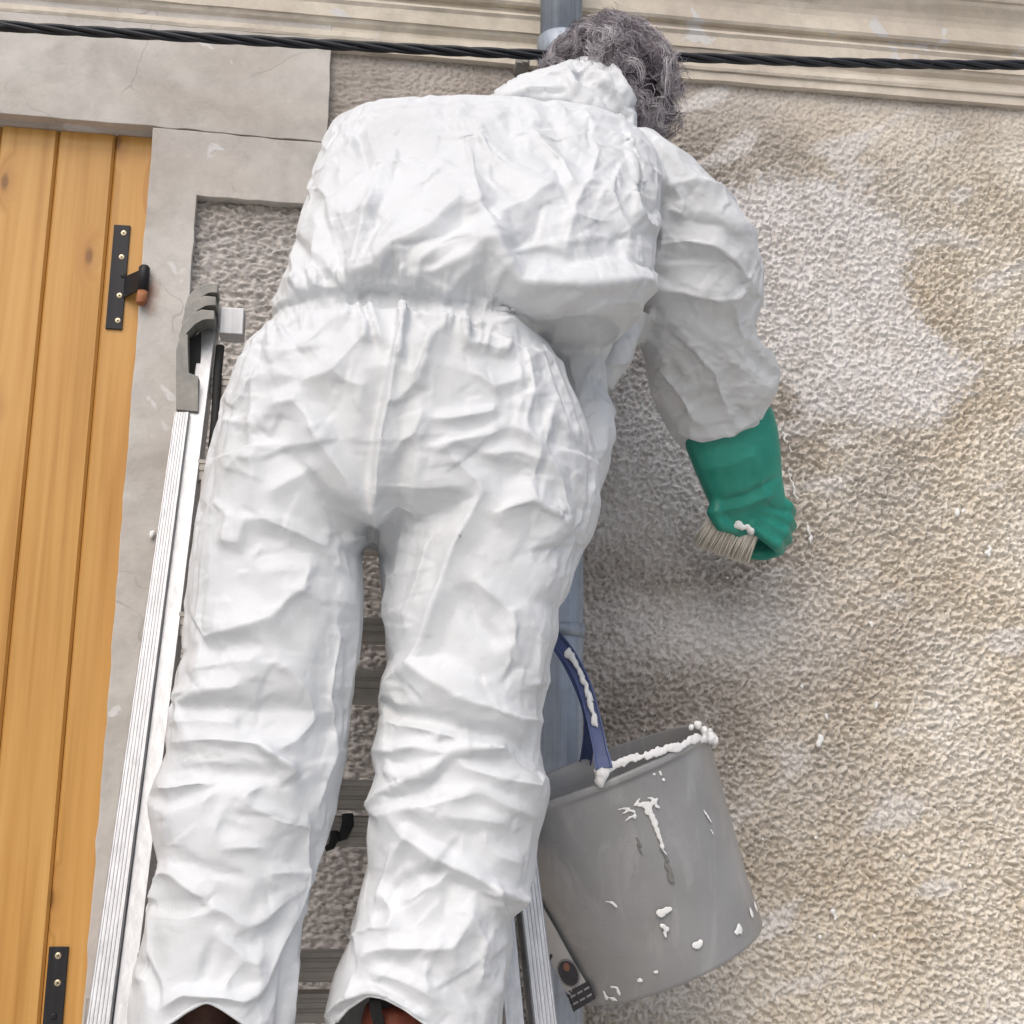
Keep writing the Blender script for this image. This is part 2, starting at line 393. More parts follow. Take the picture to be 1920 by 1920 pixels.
# a trowelled rough cast: light plateaus broken by small slanting pits and gouges
rc_, rs_ = math.cos(.6), math.sin(.6); qa, qb = w2[:, 0] * rc_ - w2[:, 2] * rs_, w2[:, 2] * rc_ + w2[:, 0] * rs_
pit = 1.0 * domes(qa * .72, qb * 1.2, .0054, 51) * sm(-.25, .2, perlin(w2 * 95, 53)) + .9 * domes(qa * .62, qb * 1.1, .0076, 52) * sm(.0, .25, perlin(w2 * 72, 54)) + .6 * domes(qa, qb, .0042, 56) * sm(.0, .2, perlin(w2 * 120, 57))
lump = .22 * domes(ra, rb_, .0088, 55) + .10 * perlin(w2 * 105, 43) + .17 * n2 + .2 * n3 - 2.3 * pit + .35
lump = np.clip(lump, -2.6, 1.0)
fine = sm(430, 170, px[:, 1] - (px[:, 0] - 1250) * .05)          # smoother, finer near the cornice
amp = .0054 * (1 - .76 * fine) * (1 - .2 * paste)
h = amp * (np.maximum(lump, -2.3 + 1.0 * paste)) + .003 * n4 + .0012 * paste + .0045 * ridge_ * np.clip(perlin(w2 * 70, 58) + .25, 0, 1)
P[:, 1] = -h
nx, nz = len(xs), len(zs)
i0 = (np.arange(nz - 1)[:, None] * nx + np.arange(nx - 1)[None]).ravel()
Fq = np.stack([i0, i0 + 1, i0 + nx + 1, i0 + nx], 1)
cx = P[i0, 0]; cz = P[i0, 2]
keep = ~((cx < XJ + .02) & (cz < ZL + .05) & (cx > XO - .02))         # the opening behind the shutter
me = mesh_np('stucco_coat', P, Fq[keep])
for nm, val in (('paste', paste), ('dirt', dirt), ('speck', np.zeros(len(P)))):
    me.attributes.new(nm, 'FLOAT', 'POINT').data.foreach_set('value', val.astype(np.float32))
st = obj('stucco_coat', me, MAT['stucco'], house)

def rough_outline(pts, step=.02, amp=.0017, seed=0):
    out = []
    for (x0, z0), (x1, z1) in zip(pts, pts[1:] + pts[:1]):
        n = max(1, int(math.hypot(x1 - x0, z1 - z0) / step))
        n = min(n, 80)
        for k in range(n):
            t = k / n; x = x0 + (x1 - x0) * t; z = z0 + (z1 - z0) * t
            e = perlin(np.array([[x * 23, seed, z * 23], [x * 23, seed + 9.5, z * 23]]))
            out.append((x + amp * e[0] * 2, z + amp * e[1] * 2))
    return out
def slab(name, pts, yf, yb, m, parent, seed=0, bev=.003):
    bm = bmesh.new(); bm_prism(bm, rough_outline(pts, seed=seed), yf, yb)
    bmesh.ops.recalc_face_normals(bm, faces=list(bm.faces))
    front = [f for f in bm.faces if abs(f.normal.y) > .9 and f.calc_center_median().y < (yf + yb) / 2]
    bmesh.ops.bevel(bm, geom=[e for f in front for e in f.edges], offset=bev, segments=2, profile=.6, affect='EDGES')
    o = from_bm(name, bm, m, parent); return o
ZT = ZC + .16
slab('plaster_lintel', [(XO - .32, ZL), (XJ + .004, ZL + .001), (XJ + .006, ZJ + .0015), (XL2, ZJ - .004), (XL2, ZT), (XO - .32, ZT)], YP - .0012, .08, MAT['plaster'], house, 1, .0015)
slab('plaster_jamb', [(XJ, 0.02), (XJ2 + .006, 0.02), (XJ2, ZP), (XL2 - .01, ZP - .004), (XL2 - .01, ZJ - .0055), (XJ + .006, ZJ - .0005), (XJ, ZJ - .0005)], YP, .08, MAT['plaster'], house, 3, .002)
slab('plaster_jamb', [(XO - .14, .02), (XO, .02), (XO, ZL + .001), (XO - .14, ZL + .001)], YP, .08, MAT['plaster'], house, 4, .002)
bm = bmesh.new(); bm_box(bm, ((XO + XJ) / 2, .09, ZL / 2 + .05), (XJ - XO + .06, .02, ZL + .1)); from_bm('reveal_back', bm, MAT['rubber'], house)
bm = bmesh.new(); bm_box(bm, ((XO + XJ) / 2, .045, ZL + .012), (XJ - XO, .07, .03)); from_bm('lintel_soffit', bm, MAT['plaster'], house)

# cornice: four mouldings, each a swept profile with slightly uneven edges
pL, pR = W(0, 34, -.03), W(1920, 193, -.03); tilt = (pR[2] - pL[2]) / (pR[0] - pL[0])
def zc(y): p = W(1600, y, -.03); return p[2] - tilt * p[0]
profiles = [
    [(166, .02), (166, -.017), (151, -.019)],
    [(151, .02), (151, -.024), (147, -.027), (139, -.027), (136, -.021), (129, -.021), (124, -.03), (118, -.035)],
    [(118, .02), (118, -.039), (97, -.042), (92, -.048), (88, -.047), (86, -.037), (76, -.037)],
    [(76, .02), (76, -.052), (72, -.056), (49, -.059), (40, -.062), (32, -.068), (25, -.077), (19, -.087), (15, -.091), (11, -.091)],
    [(11, .02), (11, -.097), (6, -.101), (-12, -.102), (-18, -.112), (-60, -.115), (-64, -.16), (-110, -.165), (-110, .02)],
]
XS = np.concatenate([np.arange(-4, -1.2, .2), np.arange(-1.2, 1.21, .02), np.arange(1.4, 4.1, .2)])
for k, pr in enumerate(profiles):
    V = []; n = len(pr)
    zsr = [zc(y) for y, _ in pr]
    for x in XS:
        for j, (y, yy) in enumerate(pr):
            e = perlin(np.array([[x * 9, k * 3.1, j * 1.7], [x * 9, k * 3.1 + 50, j * 1.7]]))
            q = perlin(np.array([[x * 45, k * 2.1, j]]))[0]
            V.append((x, yy + (.0015 * e[0] + .0006 * q if yy < 0 else 0), zsr[j] + tilt * x + .0015 * e[1] + .0006 * q))
    V = np.array(V); m_ = len(XS); a = (np.arange(m_ - 1)[:, None] * n + np.arange(n - 1)[None]).ravel()
    o = obj('moulding', mesh_np('moulding', V, np.stack([a, a + n, a + n + 1, a + 1], 1), False), MAT['cornice'], house)

# ------------------------------------------------------------------ wooden shutter
YS = .022
jx = [float(W(72, 640, YS)[0]), float(W(184, 640, YS)[0])]; pw_ = jx[1] - jx[0]
n_left = int((jx[0] - XO) / pw_)
edges = [XO - .01] + [jx[0] - k * pw_ for k in range(n_left, -1, -1)] + [jx[1], XJ + .012]
shut = thing('wooden_shutter', 'orange stained pine board shutter hung on black iron hinges', 'shutter', (jx[0], YS, .12))
for k in range(len(edges) - 1):
    x0, x1 = edges[k] + .0006, edges[k + 1] - .0006; c = .005; pr = [(x0, YS + .03), (x0, YS + c + .002), (x0 + c, YS), (x1 - c, YS), (x1, YS + c + .002), (x1, YS + .03)]
    bm = bmesh.new(); lo = [bm.verts.new((x, y, .12)) for x, y in pr]; hi = [bm.verts.new((x, y, ZL - .004)) for x, y in pr]
    bm.faces.new(lo); bm.faces.new(hi[::-1])
    for i in range(6): bm.faces.new([lo[i], hi[i], hi[(i + 1) % 6], lo[(i + 1) % 6]])
    from_bm('plank', bm, MAT['pine'], shut)
def hinge(y_top, y_bot, x_top, w_px, screws, barrel_y, arm):
    a = W(x_top, y_top, YS - .004); b = W(x_top + w_px, y_top, YS - .004); zb = W(x_top, y_bot, YS - .004)[2]
    w = b[0] - a[0]; z0 = zb; z1 = a[2]; cx_ = (a[0] + b[0]) / 2
    bm = bmesh.new(); bm_box(bm, (cx_, YS - .0025, (z0 + z1) / 2), (w, .005, z1 - z0))
    h = from_bm('hinge', bm, MAT['iron'], shut, bevel=.0012)
    zbar = W(262, barrel_y, YP - .01)[2]; xb = XJ + .008
    if arm:
        bm = bmesh.new(); bm_hull8(bm, [(cx_ + w * .4, YS - .006, zbar - .024), (xb, YP - .02, zbar - .022), (xb, YP - .02, zbar + .022), (cx_ + w * .4, YS - .006, zbar + .024),
                                        (cx_ + w * .4, YS - .001, zbar - .024), (xb, YP - .012, zbar - .022), (xb, YP - .012, zbar + .022), (cx_ + w * .4, YS - .001, zbar + .024)])
        from_bm('hinge_arm', bm, MAT['iron'], h, bevel=.001)
        bm = bmesh.new(); bm_tube(bm, [(xb, YP - .014, zbar - .026), (xb, YP - .014, zbar + .024), (xb, YP - .014, zbar + .029)], [.0115, .0115, .008], 20); from_bm('knuckle', bm, MAT['iron'], h, True)
        bm = bmesh.new(); bm_tube(bm, [(xb, YP - .014, zbar - .056), (xb - .001, YP - .014, zbar - .05), (xb, YP - .014, zbar - .0265)], [.008, .0115, .0105], 16)
        bm_tube(bm, [(xb, YP - .014, zbar - .042), (xb + .004, YP + .01, zbar - .042)], .006, 10)
        bm_ellipsoid(bm, (xb - .003, YP - .018, zbar - .052), (.009, .008, .006), u=10, v=7); from_bm('pintle', bm, MAT['rust'], h, True)
    else:
        bm = bmesh.new(); bm_tube(bm, [(xb + .012, YP - .012, zbar - .05), (xb + .012, YP - .012, zbar + .03)], .014, 20); from_bm('pintle', bm, MAT['cast'], h, True)
    for sx, sy, dark in screws:
        p = W(sx, sy, YS - .0055); bm = bmesh.new()
        bm_tube(bm, [p + np.array([0, .003, 0]), p + np.array([0, -.0006, 0]), p + np.array([0, -.0012, 0])], [.0062, .0062, .0046], 18)
        s = from_bm('screw', bm, MAT['iron' if dark else 'screw'], h, True)
        s.data.materials.append(MAT['rubber']); 
        bm = bmesh.new(); bm.from_mesh(s.data)
        for r in (0.4, 0.4 + math.pi / 2):
            n0 = len(bm.faces); bm_box(bm, p + np.array([0, -.0011, 0]), (.0062, .0012, .0013), Matrix.Rotation(r, 3, 'Y')); bm.faces.ensure_lookup_table()
            for f in bm.faces[n0:]: f.material_index = 1
        bm.to_mesh(s.data); bm.free()
    return h
hinge(421, 617, 214, 31, [(232, 437, 0), (228, 482, 0), (231, 516, 1), (224, 554, 0), (221, 601, 0)], 524, True)
hinge(1775, 1960, 92, 37, [(109, 1792, 0), (108, 1843, 0), (100, 1906, 1)], 1905, False)

# ------------------------------------------------------------------ downpipe
YD = -.115; xp = float(W(1051, 400, YD)[0]); rp = .0485
pipe = thing('downpipe', 'weathered zinc downpipe running down behind the worker', 'downpipe', (xp, YD, .1))
zj = W(1050, 78, YD)[2]
bm = bmesh.new(); bm_tube(bm, [(xp, YD, .1), (xp, YD, zj)], rp, 40)
bm_tube(bm, [(xp, YD, zj - .05), (xp, YD, zj - .045), (xp, YD, zj), (xp, YD, zj + .004)], [rp + .001, rp + .004, rp + .005, rp], 40)
from_bm('pipe_length', bm, MAT['zinc'], pipe, True)
bm = bmesh.new(); bm_tube(bm, [(xp, YD, zj - .02), (xp, YD, 4.2)], rp - .002, 40); from_bm('pipe_length', bm, MAT['zinc'], pipe, True)
for zz in (zj - .1, 1.9, .6):
    bm = bmesh.new(); bm_tube(bm, [(xp, YD, zz), (xp, YD, zz + .025)], rp + .0035, 40); bm_box(bm, (xp - .02, (YD + rp) / 2, zz + .012), (.012, abs(YD) - rp + .03, .02)); from_bm('bracket', bm, MAT['zinc'], pipe, True)

# ------------------------------------------------------------------ twisted cable
cpts = [np.array([-4.0, -.17, W(-300, 15, -.17)[2] + .05])] + [W(x, y, -.17) for x, y in ((-300, 15), (0, 48), (300, 66), (640, 85), (1000, 102), (1260, 107), (1600, 118), (1920, 122), (2300, 118), (2700, 105))] + [np.array([4.0, -.17, W(2700, 105, -.17)[2] + .06])]
def spline(pts, n):
    pts = [np.array(p) for p in pts]; out = []
    for i in range(len(pts) - 1):
        p0 = pts[max(i - 1, 0)]; p1 = pts[i]; p2 = pts[i + 1]; p3 = pts[min(i + 2, len(pts) - 1)]
        for k in range(n):
            t = k / n; out.append(.5 * ((2 * p1) + (-p0 + p2) * t + (2 * p0 - 5 * p1 + 4 * p2 - p3) * t * t + (-p0 + 3 * p1 - 3 * p2 + p3) * t ** 3))
    out.append(pts[-1]); return out
cp = spline(cpts, 50); cable = thing('electric_cable', 'black twisted cable strung along the wall below the cornice', 'cable', tuple(cp[len(cp) // 2]))
for s in range(4):
    path = []; L = 0
    for i, p in enumerate(cp):
        if i: L += np.linalg.norm(p - cp[i - 1])
        th = L / .32 * 2 * math.pi + s * math.pi / 2; path.append(p + np.array([0, math.cos(th), math.sin(th)]) * .0067)
    V, Fc = tube_np(path, .0047, 8); bm = bmesh.new(); bm_add(bm, V, Fc); from_bm('strand', bm, MAT['cable'], cable, True)
cl = W(978, 124, -.03); bm = bmesh.new(); bm_box(bm, cl, (.03, .05, .016)); bm_box(bm, cl + np.array([.004, -.028, .0]), (.012, .02, .026))
from_bm('cable_clip', bm, MAT['cast'], cable, bevel=.001)

# ------------------------------------------------------------------ ladder
lad = thing('ladder', 'aluminium two-section extension ladder leaning on the wall under the worker', 'ladder', (float(W(600, 1900, -.64)[0]), -1.0, 0))
def lad_Y(z):                                                  # the plane of the front section
    zb, zt = W(185, 1920, -.64)[2], W(340, 775, -.35)[2]; return -.64 + (z - zb) / (zt - zb) * .29
def on_lad(px_, py_, off=0.0):
    Y = -.5
    for _ in range(8): Y = lad_Y(W(px_, py_, Y)[2]) + off
    return W(px_, py_, Y)
def rail(name, bot, top, off, depth, grooves, m, parent, ground=True):
    bl, br = on_lad(bot[0], bot[2], off), on_lad(bot[1], bot[2], off); tl, tr = on_lad(top[0], top[2], off), on_lad(top[1], top[2], off)
    if ground:
        def down(t, b): d = (b - t); return b + d * (b[2] / -d[2] * .985) if d[2] < 0 else b
        bl, br = down(tl, bl), down(tr, br)
    prof = [(0, depth), (0, .003), (.06, 0)]                     # u across, v depth; ribbed face
    n = grooves
    for k in range(n):
        a = .1 + .8 * (k + .5) / n; w = .8 / n * .28
        prof += [(a - w * 1.4, 0), (a - w, .0016), (a + w, .0016), (a + w * 1.4, 0)]
    prof += [(.94, 0), (1, .003), (1, depth)]
    nrm = np.array([0, 1.0, -.28]); nrm /= np.linalg.norm(nrm); bm = bmesh.new(); rows = []
    for l, r in ((bl, br), (tl, tr)): rows.append([bm.verts.new(Vector(l + (r - l) * u + nrm * v)) for u, v in prof])
    k = len(prof)
    for i in range(k): bm.faces.new([rows[0][i], rows[0][(i + 1) % k], rows[1][(i + 1) % k], rows[1][i]])
    bm.faces.new(rows[0][::-1]); bm.faces.new(rows[1])
    return from_bm(name, bm, m, parent)
rail('rail', (160, 207, 1920), (326, 355, 772), 0, .06, 5, MAT['alu'], lad)
rail('rail', (1002, 1046, 1920), (874, 906, 772), 0, .06, 5, MAT['alu'], lad)
rail('rail', (210, 246, 1920), (381, 411, 566), .012, .055, 0, MAT['alu'], lad)
rail('rail', (947, 985, 1920), (826, 858, 566), .012, .055, 0, MAT['alu'], lad)
def rung(yc_, half, xl, xr, off, m):
    a, b = on_lad(xl, yc_, off), on_lad(xr, yc_, off); b[2] = a[2]; hh = half * .82e-3
    pr = [(-hh, .002), (-hh * .9, 0), (-hh * .35, 0), (-hh * .3, .002), (-hh * .1, .002), (-hh * .05, 0), (hh * .3, 0), (hh * .35, .002), (hh * .55, .002), (hh * .6, 0), (hh * .9, 0), (hh, .003), (hh, .032), (-hh, .032)]
    bm = bmesh.new(); ra = [bm.verts.new((a[0], a[1] + v, a[2] + u)) for u, v in pr]; rb = [bm.verts.new((b[0], b[1] + v, b[2] + u)) for u, v in pr]
    for i in range(len(pr)): bm.faces.new([ra[i], rb[i], rb[(i + 1) % len(pr)], ra[(i + 1) % len(pr)]])
    bm.faces.new(ra[::-1]); bm.faces.new(rb)
    return from_bm('rung', bm, m, lad)
for yy, hf in ((1486, 28), (1815, 26), (1170, 26), (880, 24), (2160, 28), (2560, 28)):
    t = (yy - 566) / 1354; rung(yy, hf, 408 - t * 165, 829 + t * 121, .016, MAT['alu_dull'])
for yy, hf in ((1279, 34), (1556, 29), (1893, 26), (1000, 26), (720, 24), (2240, 28)):
    t = (yy - 566) / 1354; rung(yy, hf, 408 - t * 165, 829 + t * 121, .038, MAT['alu_dull'])
# black catch hooks hanging on a rung
for (x, y, s) in ((645, 1548, 1.0), (622, 1574, .7)):
    p = on_lad(x, y, .03); bm = bmesh.new(); q = .012 * s
    bm_tube(bm, [p + np.array([.4 * q, 0, 1.5 * q]), p + np.array([.5 * q, -.002, .2 * q]), p + np.array([0, -.004, -1.2 * q]), p + np.array([-1.1 * q, -.004, -1.7 * q])], [q * .75, q * .8, q * .7, q * .5], 10)
    from_bm('catch_hook', bm, MAT['rubber'], lad, True)
# guide bracket at the top of the outer rail
def px_poly(bm, pts, Y0, Y1): bm_prism(bm, [(W(x, y, Y0)[0], W(x, y, Y0)[2]) for x, y in pts], Y0, Y1)
yb_ = on_lad(350, 700)[1]
bm = bmesh.new(); px_poly(bm, [(330, 768), (330, 655), (338, 630), (352, 626), (352, 700), (372, 705), (372, 772)], yb_ - .016, yb_ + .06); br = from_bm('guide_bracket', bm, MAT['cast'], lad, bevel=.0015)
bm = bmesh.new(); px_poly(bm, [(352, 640), (376, 622), (376, 704), (352, 699)], yb_ + .02, yb_ + .05); from_bm('guide_shade', bm, MAT['rubber'], br)  # black block standing in for the shade inside the bracket
for k, (x0, y0) in enumerate(((0, 0), (-5, 24), (-10, 50))):
    bm = bmesh.new(); Y0 = on_lad(370, 590)[1] - .03 + k * -.012
    px_poly(bm, [(345 + x0, 580 + y0), (352 + x0, 556 + y0), (368 + x0, 538 + y0), (388 + x0, 530 + y0), (408 + x0 * .6, 532 + y0), (408 + x0 * .6, 549 + y0), (390 + x0, 547 + y0), (374 + x0, 556 + y0), (360 + x0, 574 + y0), (350 + x0, 592 + y0)], Y0, Y0 + .05)
    from_bm('guide_fin', bm, MAT['cast'], br, bevel=.002)
p = on_lad(436, 610, .03); bm = bmesh.new(); bm_box(bm, p, (.044, .05, .052)); from_bm('rung_end', bm, MAT['alu'], lad, bevel=.002)
bm = bmesh.new(); bm_tube(bm, [on_lad(413, 650, .03), on_lad(408, 700, .03), on_lad(404, 780, .03), on_lad(398, 850, .03)], .008, 10); from_bm('rubber_strip', bm, MAT['rubber'], lad, True)

# ------------------------------------------------------------------ soft bodies: lofts fused by a voxel remesh
def loft_rows(rows, seg=36, power=2.3):
    """rows: (lx, ly, rx, ry, Y, thick) outline points in the photograph, depth of the section, its thickness"""
    V, Fc = [], []; n = len(rows)
    for lx, ly, rx, ry, Y, th in rows:
        a = W(lx, ly, Y); b = W(rx, ry, Y); c = (a + b) / 2; h = (b - a) / 2; d = np.array([0, th / 2, 0])
        for k in range(seg):
            t = 2 * math.pi * k / seg; cx_, sx_ = math.cos(t), math.sin(t)
            V.append(c + h * math.copysign(abs(cx_) ** (2 / power), cx_) + d * math.copysign(abs(sx_) ** (2 / power), sx_))
    for i in range(n - 1):
        for k in range(seg): Fc.append((i * seg + k, i * seg + (k + 1) % seg, (i + 1) * seg + (k + 1) % seg, (i + 1) * seg + k))
    V.append(np.mean(V[:seg], 0)); V.append(np.mean(V[(n - 1) * seg:n * seg], 0))
    for k in range(seg):
        Fc.append((len(V) - 2, (k + 1) % seg, k)); Fc.append((len(V) - 1, (n - 1) * seg + k, (n - 1) * seg + (k + 1) % seg))
    return V, Fc
def fuse(bm, voxel):
    """closed shells in bm -> one continuous quad surface (vertices, quads)"""
    bmesh.ops.recalc_face_normals(bm, faces=list(bm.faces))
    me = bpy.data.meshes.new('fuse'); bm.to_mesh(me); bm.free()
    o = bpy.data.objects.new('fuse', me); COL.objects.link(o)
    md = o.modifiers.new('r', 'REMESH'); md.mode = 'VOXEL'; md.voxel_size = voxel
    dg = bpy.context.evaluated_depsgraph_get(); dg.update(); ev = o.evaluated_get(dg); m2 = ev.to_mesh()
    V = np.empty(len(m2.vertices) * 3, np.float32); m2.vertices.foreach_get('co', V); V = V.reshape(-1, 3).astype(np.float64)
    Fq = np.array([tuple(p.vertices) for p in m2.polygons if len(p.vertices) == 4], np.int32)
    ev.to_mesh_clear(); bpy.data.objects.remove(o); bpy.data.meshes.remove(me)
    return V, Fq
def edges_of(Fq):
    e = np.concatenate([Fq[:, [0, 1]], Fq[:, [1, 2]], Fq[:, [2, 3]], Fq[:, [3, 0]]]); e.sort(1); return np.unique(e, axis=0)
def smooth(V, E, it, lam=.5, w=None):
    n = len(V); deg = np.bincount(E.ravel(), minlength=n).astype(float)[:, None]; deg[deg == 0] = 1
    for _ in range(it):
        S = np.stack([np.bincount(E[:, 0], V[E[:, 1], k], n) + np.bincount(E[:, 1], V[E[:, 0], k], n) for k in range(3)], 1) / deg
        V = V + (S - V) * (lam if w is None else lam * w[:, None])
    return V
def normals(V, Fq):
    a = V[Fq[:, 2]] - V[Fq[:, 0]]; b = V[Fq[:, 3]] - V[Fq[:, 1]]; fn = np.cross(a, b); N = np.zeros_like(V)
    for k in range(4):
        for j in range(3): N[:, j] += np.bincount(Fq[:, k], fn[:, j], len(V))
    return N / np.maximum(np.linalg.norm(N, axis=1), 1e-12)[:, None]
def facing(V, N):
    d = CAM - V; d /= np.linalg.norm(d, axis=1)[:, None]; return (d * N).sum(1)
def fold_field(px, strokes, reach=None):
    """sum of folds; stroke = (H, w_left_of_travel, w_right_of_travel, points[, sharpness])"""
    out = np.zeros(len(px))
    for st_ in strokes:
        Hh, wl_, wr_, pts = st_[:4]; sharp = st_[4] if len(st_) > 4 else 1.55
        p = np.array(pts, float); lo = p.min(0) - max(wl_, wr_); hi = p.max(0) + max(wl_, wr_)
        idx = np.nonzero((px[:, 0] > lo[0]) & (px[:, 0] < hi[0]) & (px[:, 1] > lo[1]) & (px[:, 1] < hi[1]))[0]
        if not len(idx): continue
        q = px[idx]; best = np.full(len(q), 1e9); side = np.zeros(len(q)); uu = np.zeros(len(q))
        sl = np.hypot(*(p[1:] - p[:-1]).T); cum = np.concatenate([[0], np.cumsum(sl)]); L = cum[-1]
        for i in range(len(p) - 1):
            ab = p[i + 1] - p[i]; r = q - p[i]; t = np.clip(r @ ab / (ab @ ab), 0, 1); e = r - t[:, None] * ab; d = np.hypot(e[:, 0], e[:, 1])
            m_ = d < best; best[m_] = d[m_]; cr = r[:, 0] * ab[1] - r[:, 1] * ab[0]; side[m_] = cr[m_]; uu[m_] = (cum[i] + t[m_] * sl[i]) / L
        f = np.clip(1 - best / np.where(side > 0, wl_, wr_), 0, 1) ** sharp
        tap = np.clip(np.minimum(uu, 1 - uu) / .16, 0, 1); out[idx] += Hh * f * (.25 + .75 * np.sqrt(tap))
    return out

# ------------------------------------------------------------------ the worker
PX = .82e-3                                            # metres per photograph pixel at the worker
person = thing('person', 'worker in crumpled white hooded coverall and green glove leaning right on the ladder', 'person', tuple(W(600, 1900, -.78)))

Lr = lambda rows: [(a, y, b, y, Y, t) for y, a, b, Y, t in rows]
pelvis = [(505, 600, 968, 618, -.70, .27), (500, 612, 985, 632, -.70, .30), (462, 652, 1022, 656, -.71, .35), (432, 700, 1058, 700, -.715, .37), (411, 760, 1082, 760, -.72, .38),
          (396, 830, 1107, 830, -.72, .38), (381, 900, 1122, 900, -.72, .37), (371, 960, 1127, 960, -.72, .35), (364, 1000, 1118, 1000, -.72, .28)]
leg_l = Lr([(880, 387, 700, -.72, .33), (960, 371, 704, -.72, .33), (1040, 358, 691, -.725, .31), (1100, 350, 690, -.73, .30), (1170, 338, 689, -.735, .29), (1230, 330, 684, -.74, .28),
            (1280, 319, 676, -.745, .275), (1325, 305, 664, -.75, .27), (1355, 306, 660, -.75, .265), (1400, 314, 655, -.755, .26), (1440, 296, 651, -.76, .26), (1480, 272, 645, -.76, .26),
            (1515, 273, 637, -.765, .255), (1560, 285, 622, -.77, .25), (1600, 294, 609, -.77, .245), (1635, 299, 600, -.775, .24), (1660, 286, 592, -.775, .24), (1688, 274, 584, -.78, .24),
            (1720, 273, 574, -.78, .24), (1760, 263, 572, -.78, .24), (1800, 250, 571, -.78, .24), (1850, 240, 570, -.78, .245), (1900, 238, 569, -.78, .245), (1975, 240, 566, -.78, .245)])
leg_r = Lr([(880, 700, 1118, -.72, .33), (960, 697, 1126, -.72, .33), (1000, 701, 1117, -.72, .32), (1040, 709, 1100, -.725, .31), (1100, 710, 1075, -.73, .30), (1150, 711, 1047, -.735, .29),
            (1200, 720, 1046, -.74, .285), (1240, 729, 1041, -.745, .28), (1280, 722, 1035, -.75, .275), (1335, 707, 1016, -.75, .27), (1372, 697, 1012, -.755, .265), (1402, 690, 1015, -.76, .26),
            (1430, 695, 1026, -.76, .26), (1455, 702, 1037, -.765, .26), (1482, 692, 1036, -.765, .26), (1512, 684, 1025, -.77, .255), (1560, 681, 1011, -.77, .25), (1605, 687, 1011, -.775, .245),
            (1640, 682, 1009, -.775, .24), (1665, 674, 996, -.78, .24), (1692, 663, 983, -.78, .24), (1722, 651, 963, -.785, .24), (1760, 639, 963, -.785, .24), (1800, 626, 955, -.785, .24),
            (1835, 616, 950, -.785, .245), (1885, 606, 946, -.785, .245), (1975, 602, 944, -.785, .245)])
torso = [(506, 612, 978, 628, -.70, .25), (506, 596, 1040, 640, -.70, .27), (511, 562, 1160, 633, -.70, .31), (522, 528, 1196, 598, -.69, .34), (531, 490, 1212, 552, -.675, .36), (540, 452, 1223, 500, -.655, .37),
         (550, 410, 1234, 445, -.63, .37), (562, 370, 1240, 392, -.605, .36), (575, 330, 1234, 342, -.58, .34), (588, 296, 1226, 305, -.555, .32), (603, 262, 1212, 277, -.53, .29),
         (624, 231, 1188, 256, -.505, .24), (662, 210, 1130, 232, -.485, .17), (730, 201, 1060, 217, -.475, .09)]
front = Lr([(590, 940, 1150, -.56, .18), (640, 960, 1150, -.55, .22), (690, 985, 1128, -.54, .22), (735, 1000, 1138, -.54, .22), (785, 1010, 1157, -.55, .23), (830, 1015, 1155, -.56, .23), (880, 1015, 1140, -.58, .21), (935, 1020, 1123, -.6, .18)])
bag = [(1110, 610, 1216, 600, -.42, .16), (1104, 650, 1204, 640, -.42, .16), (1098, 690, 1188, 685, -.42, .15), (1096, 712, 1160, 722, -.42, .12), (1104, 735, 1150, 740, -.43, .08)]
sleeve = [(1120, 285, 1222, 262, -.50, .16), (1128, 335, 1300, 318, -.50, .21), (1142, 400, 1372, 384, -.48, .25), (1165, 470, 1416, 458, -.455, .26), (1186, 530, 1431, 520, -.435, .25),
          (1194, 580, 1429, 574, -.415, .24), (1196, 625, 1414, 622, -.395, .225), (1204, 660, 1424, 648, -.375, .215), (1211, 692, 1452, 672, -.355, .21), (1220, 725, 1463, 703, -.335, .20),
          (1233, 757, 1453, 742, -.315, .19), (1246, 787, 1437, 768, -.295, .175), (1259, 812, 1426, 794, -.275, .16), (1278, 832, 1408, 814, -.262, .14), (1300, 842, 1385, 827, -.255, .10)]
bm = bmesh.new()
for rows in (pelvis, leg_l, leg_r, torso, front, bag, sleeve): bm_add(bm, *loft_rows(rows))
# the other arm goes forward to the ladder, hidden by the back
la = [W(720, 320, -.53), W(700, 400, -.47), W(680, 500, -.40), W(670, 545, -.36)]
bm_tube(bm, la, [.10, .09, .075, .06], 20)
SV, SF = fuse(bm, .0062); SE = edges_of(SF); SV = smooth(SV, SE, 4)

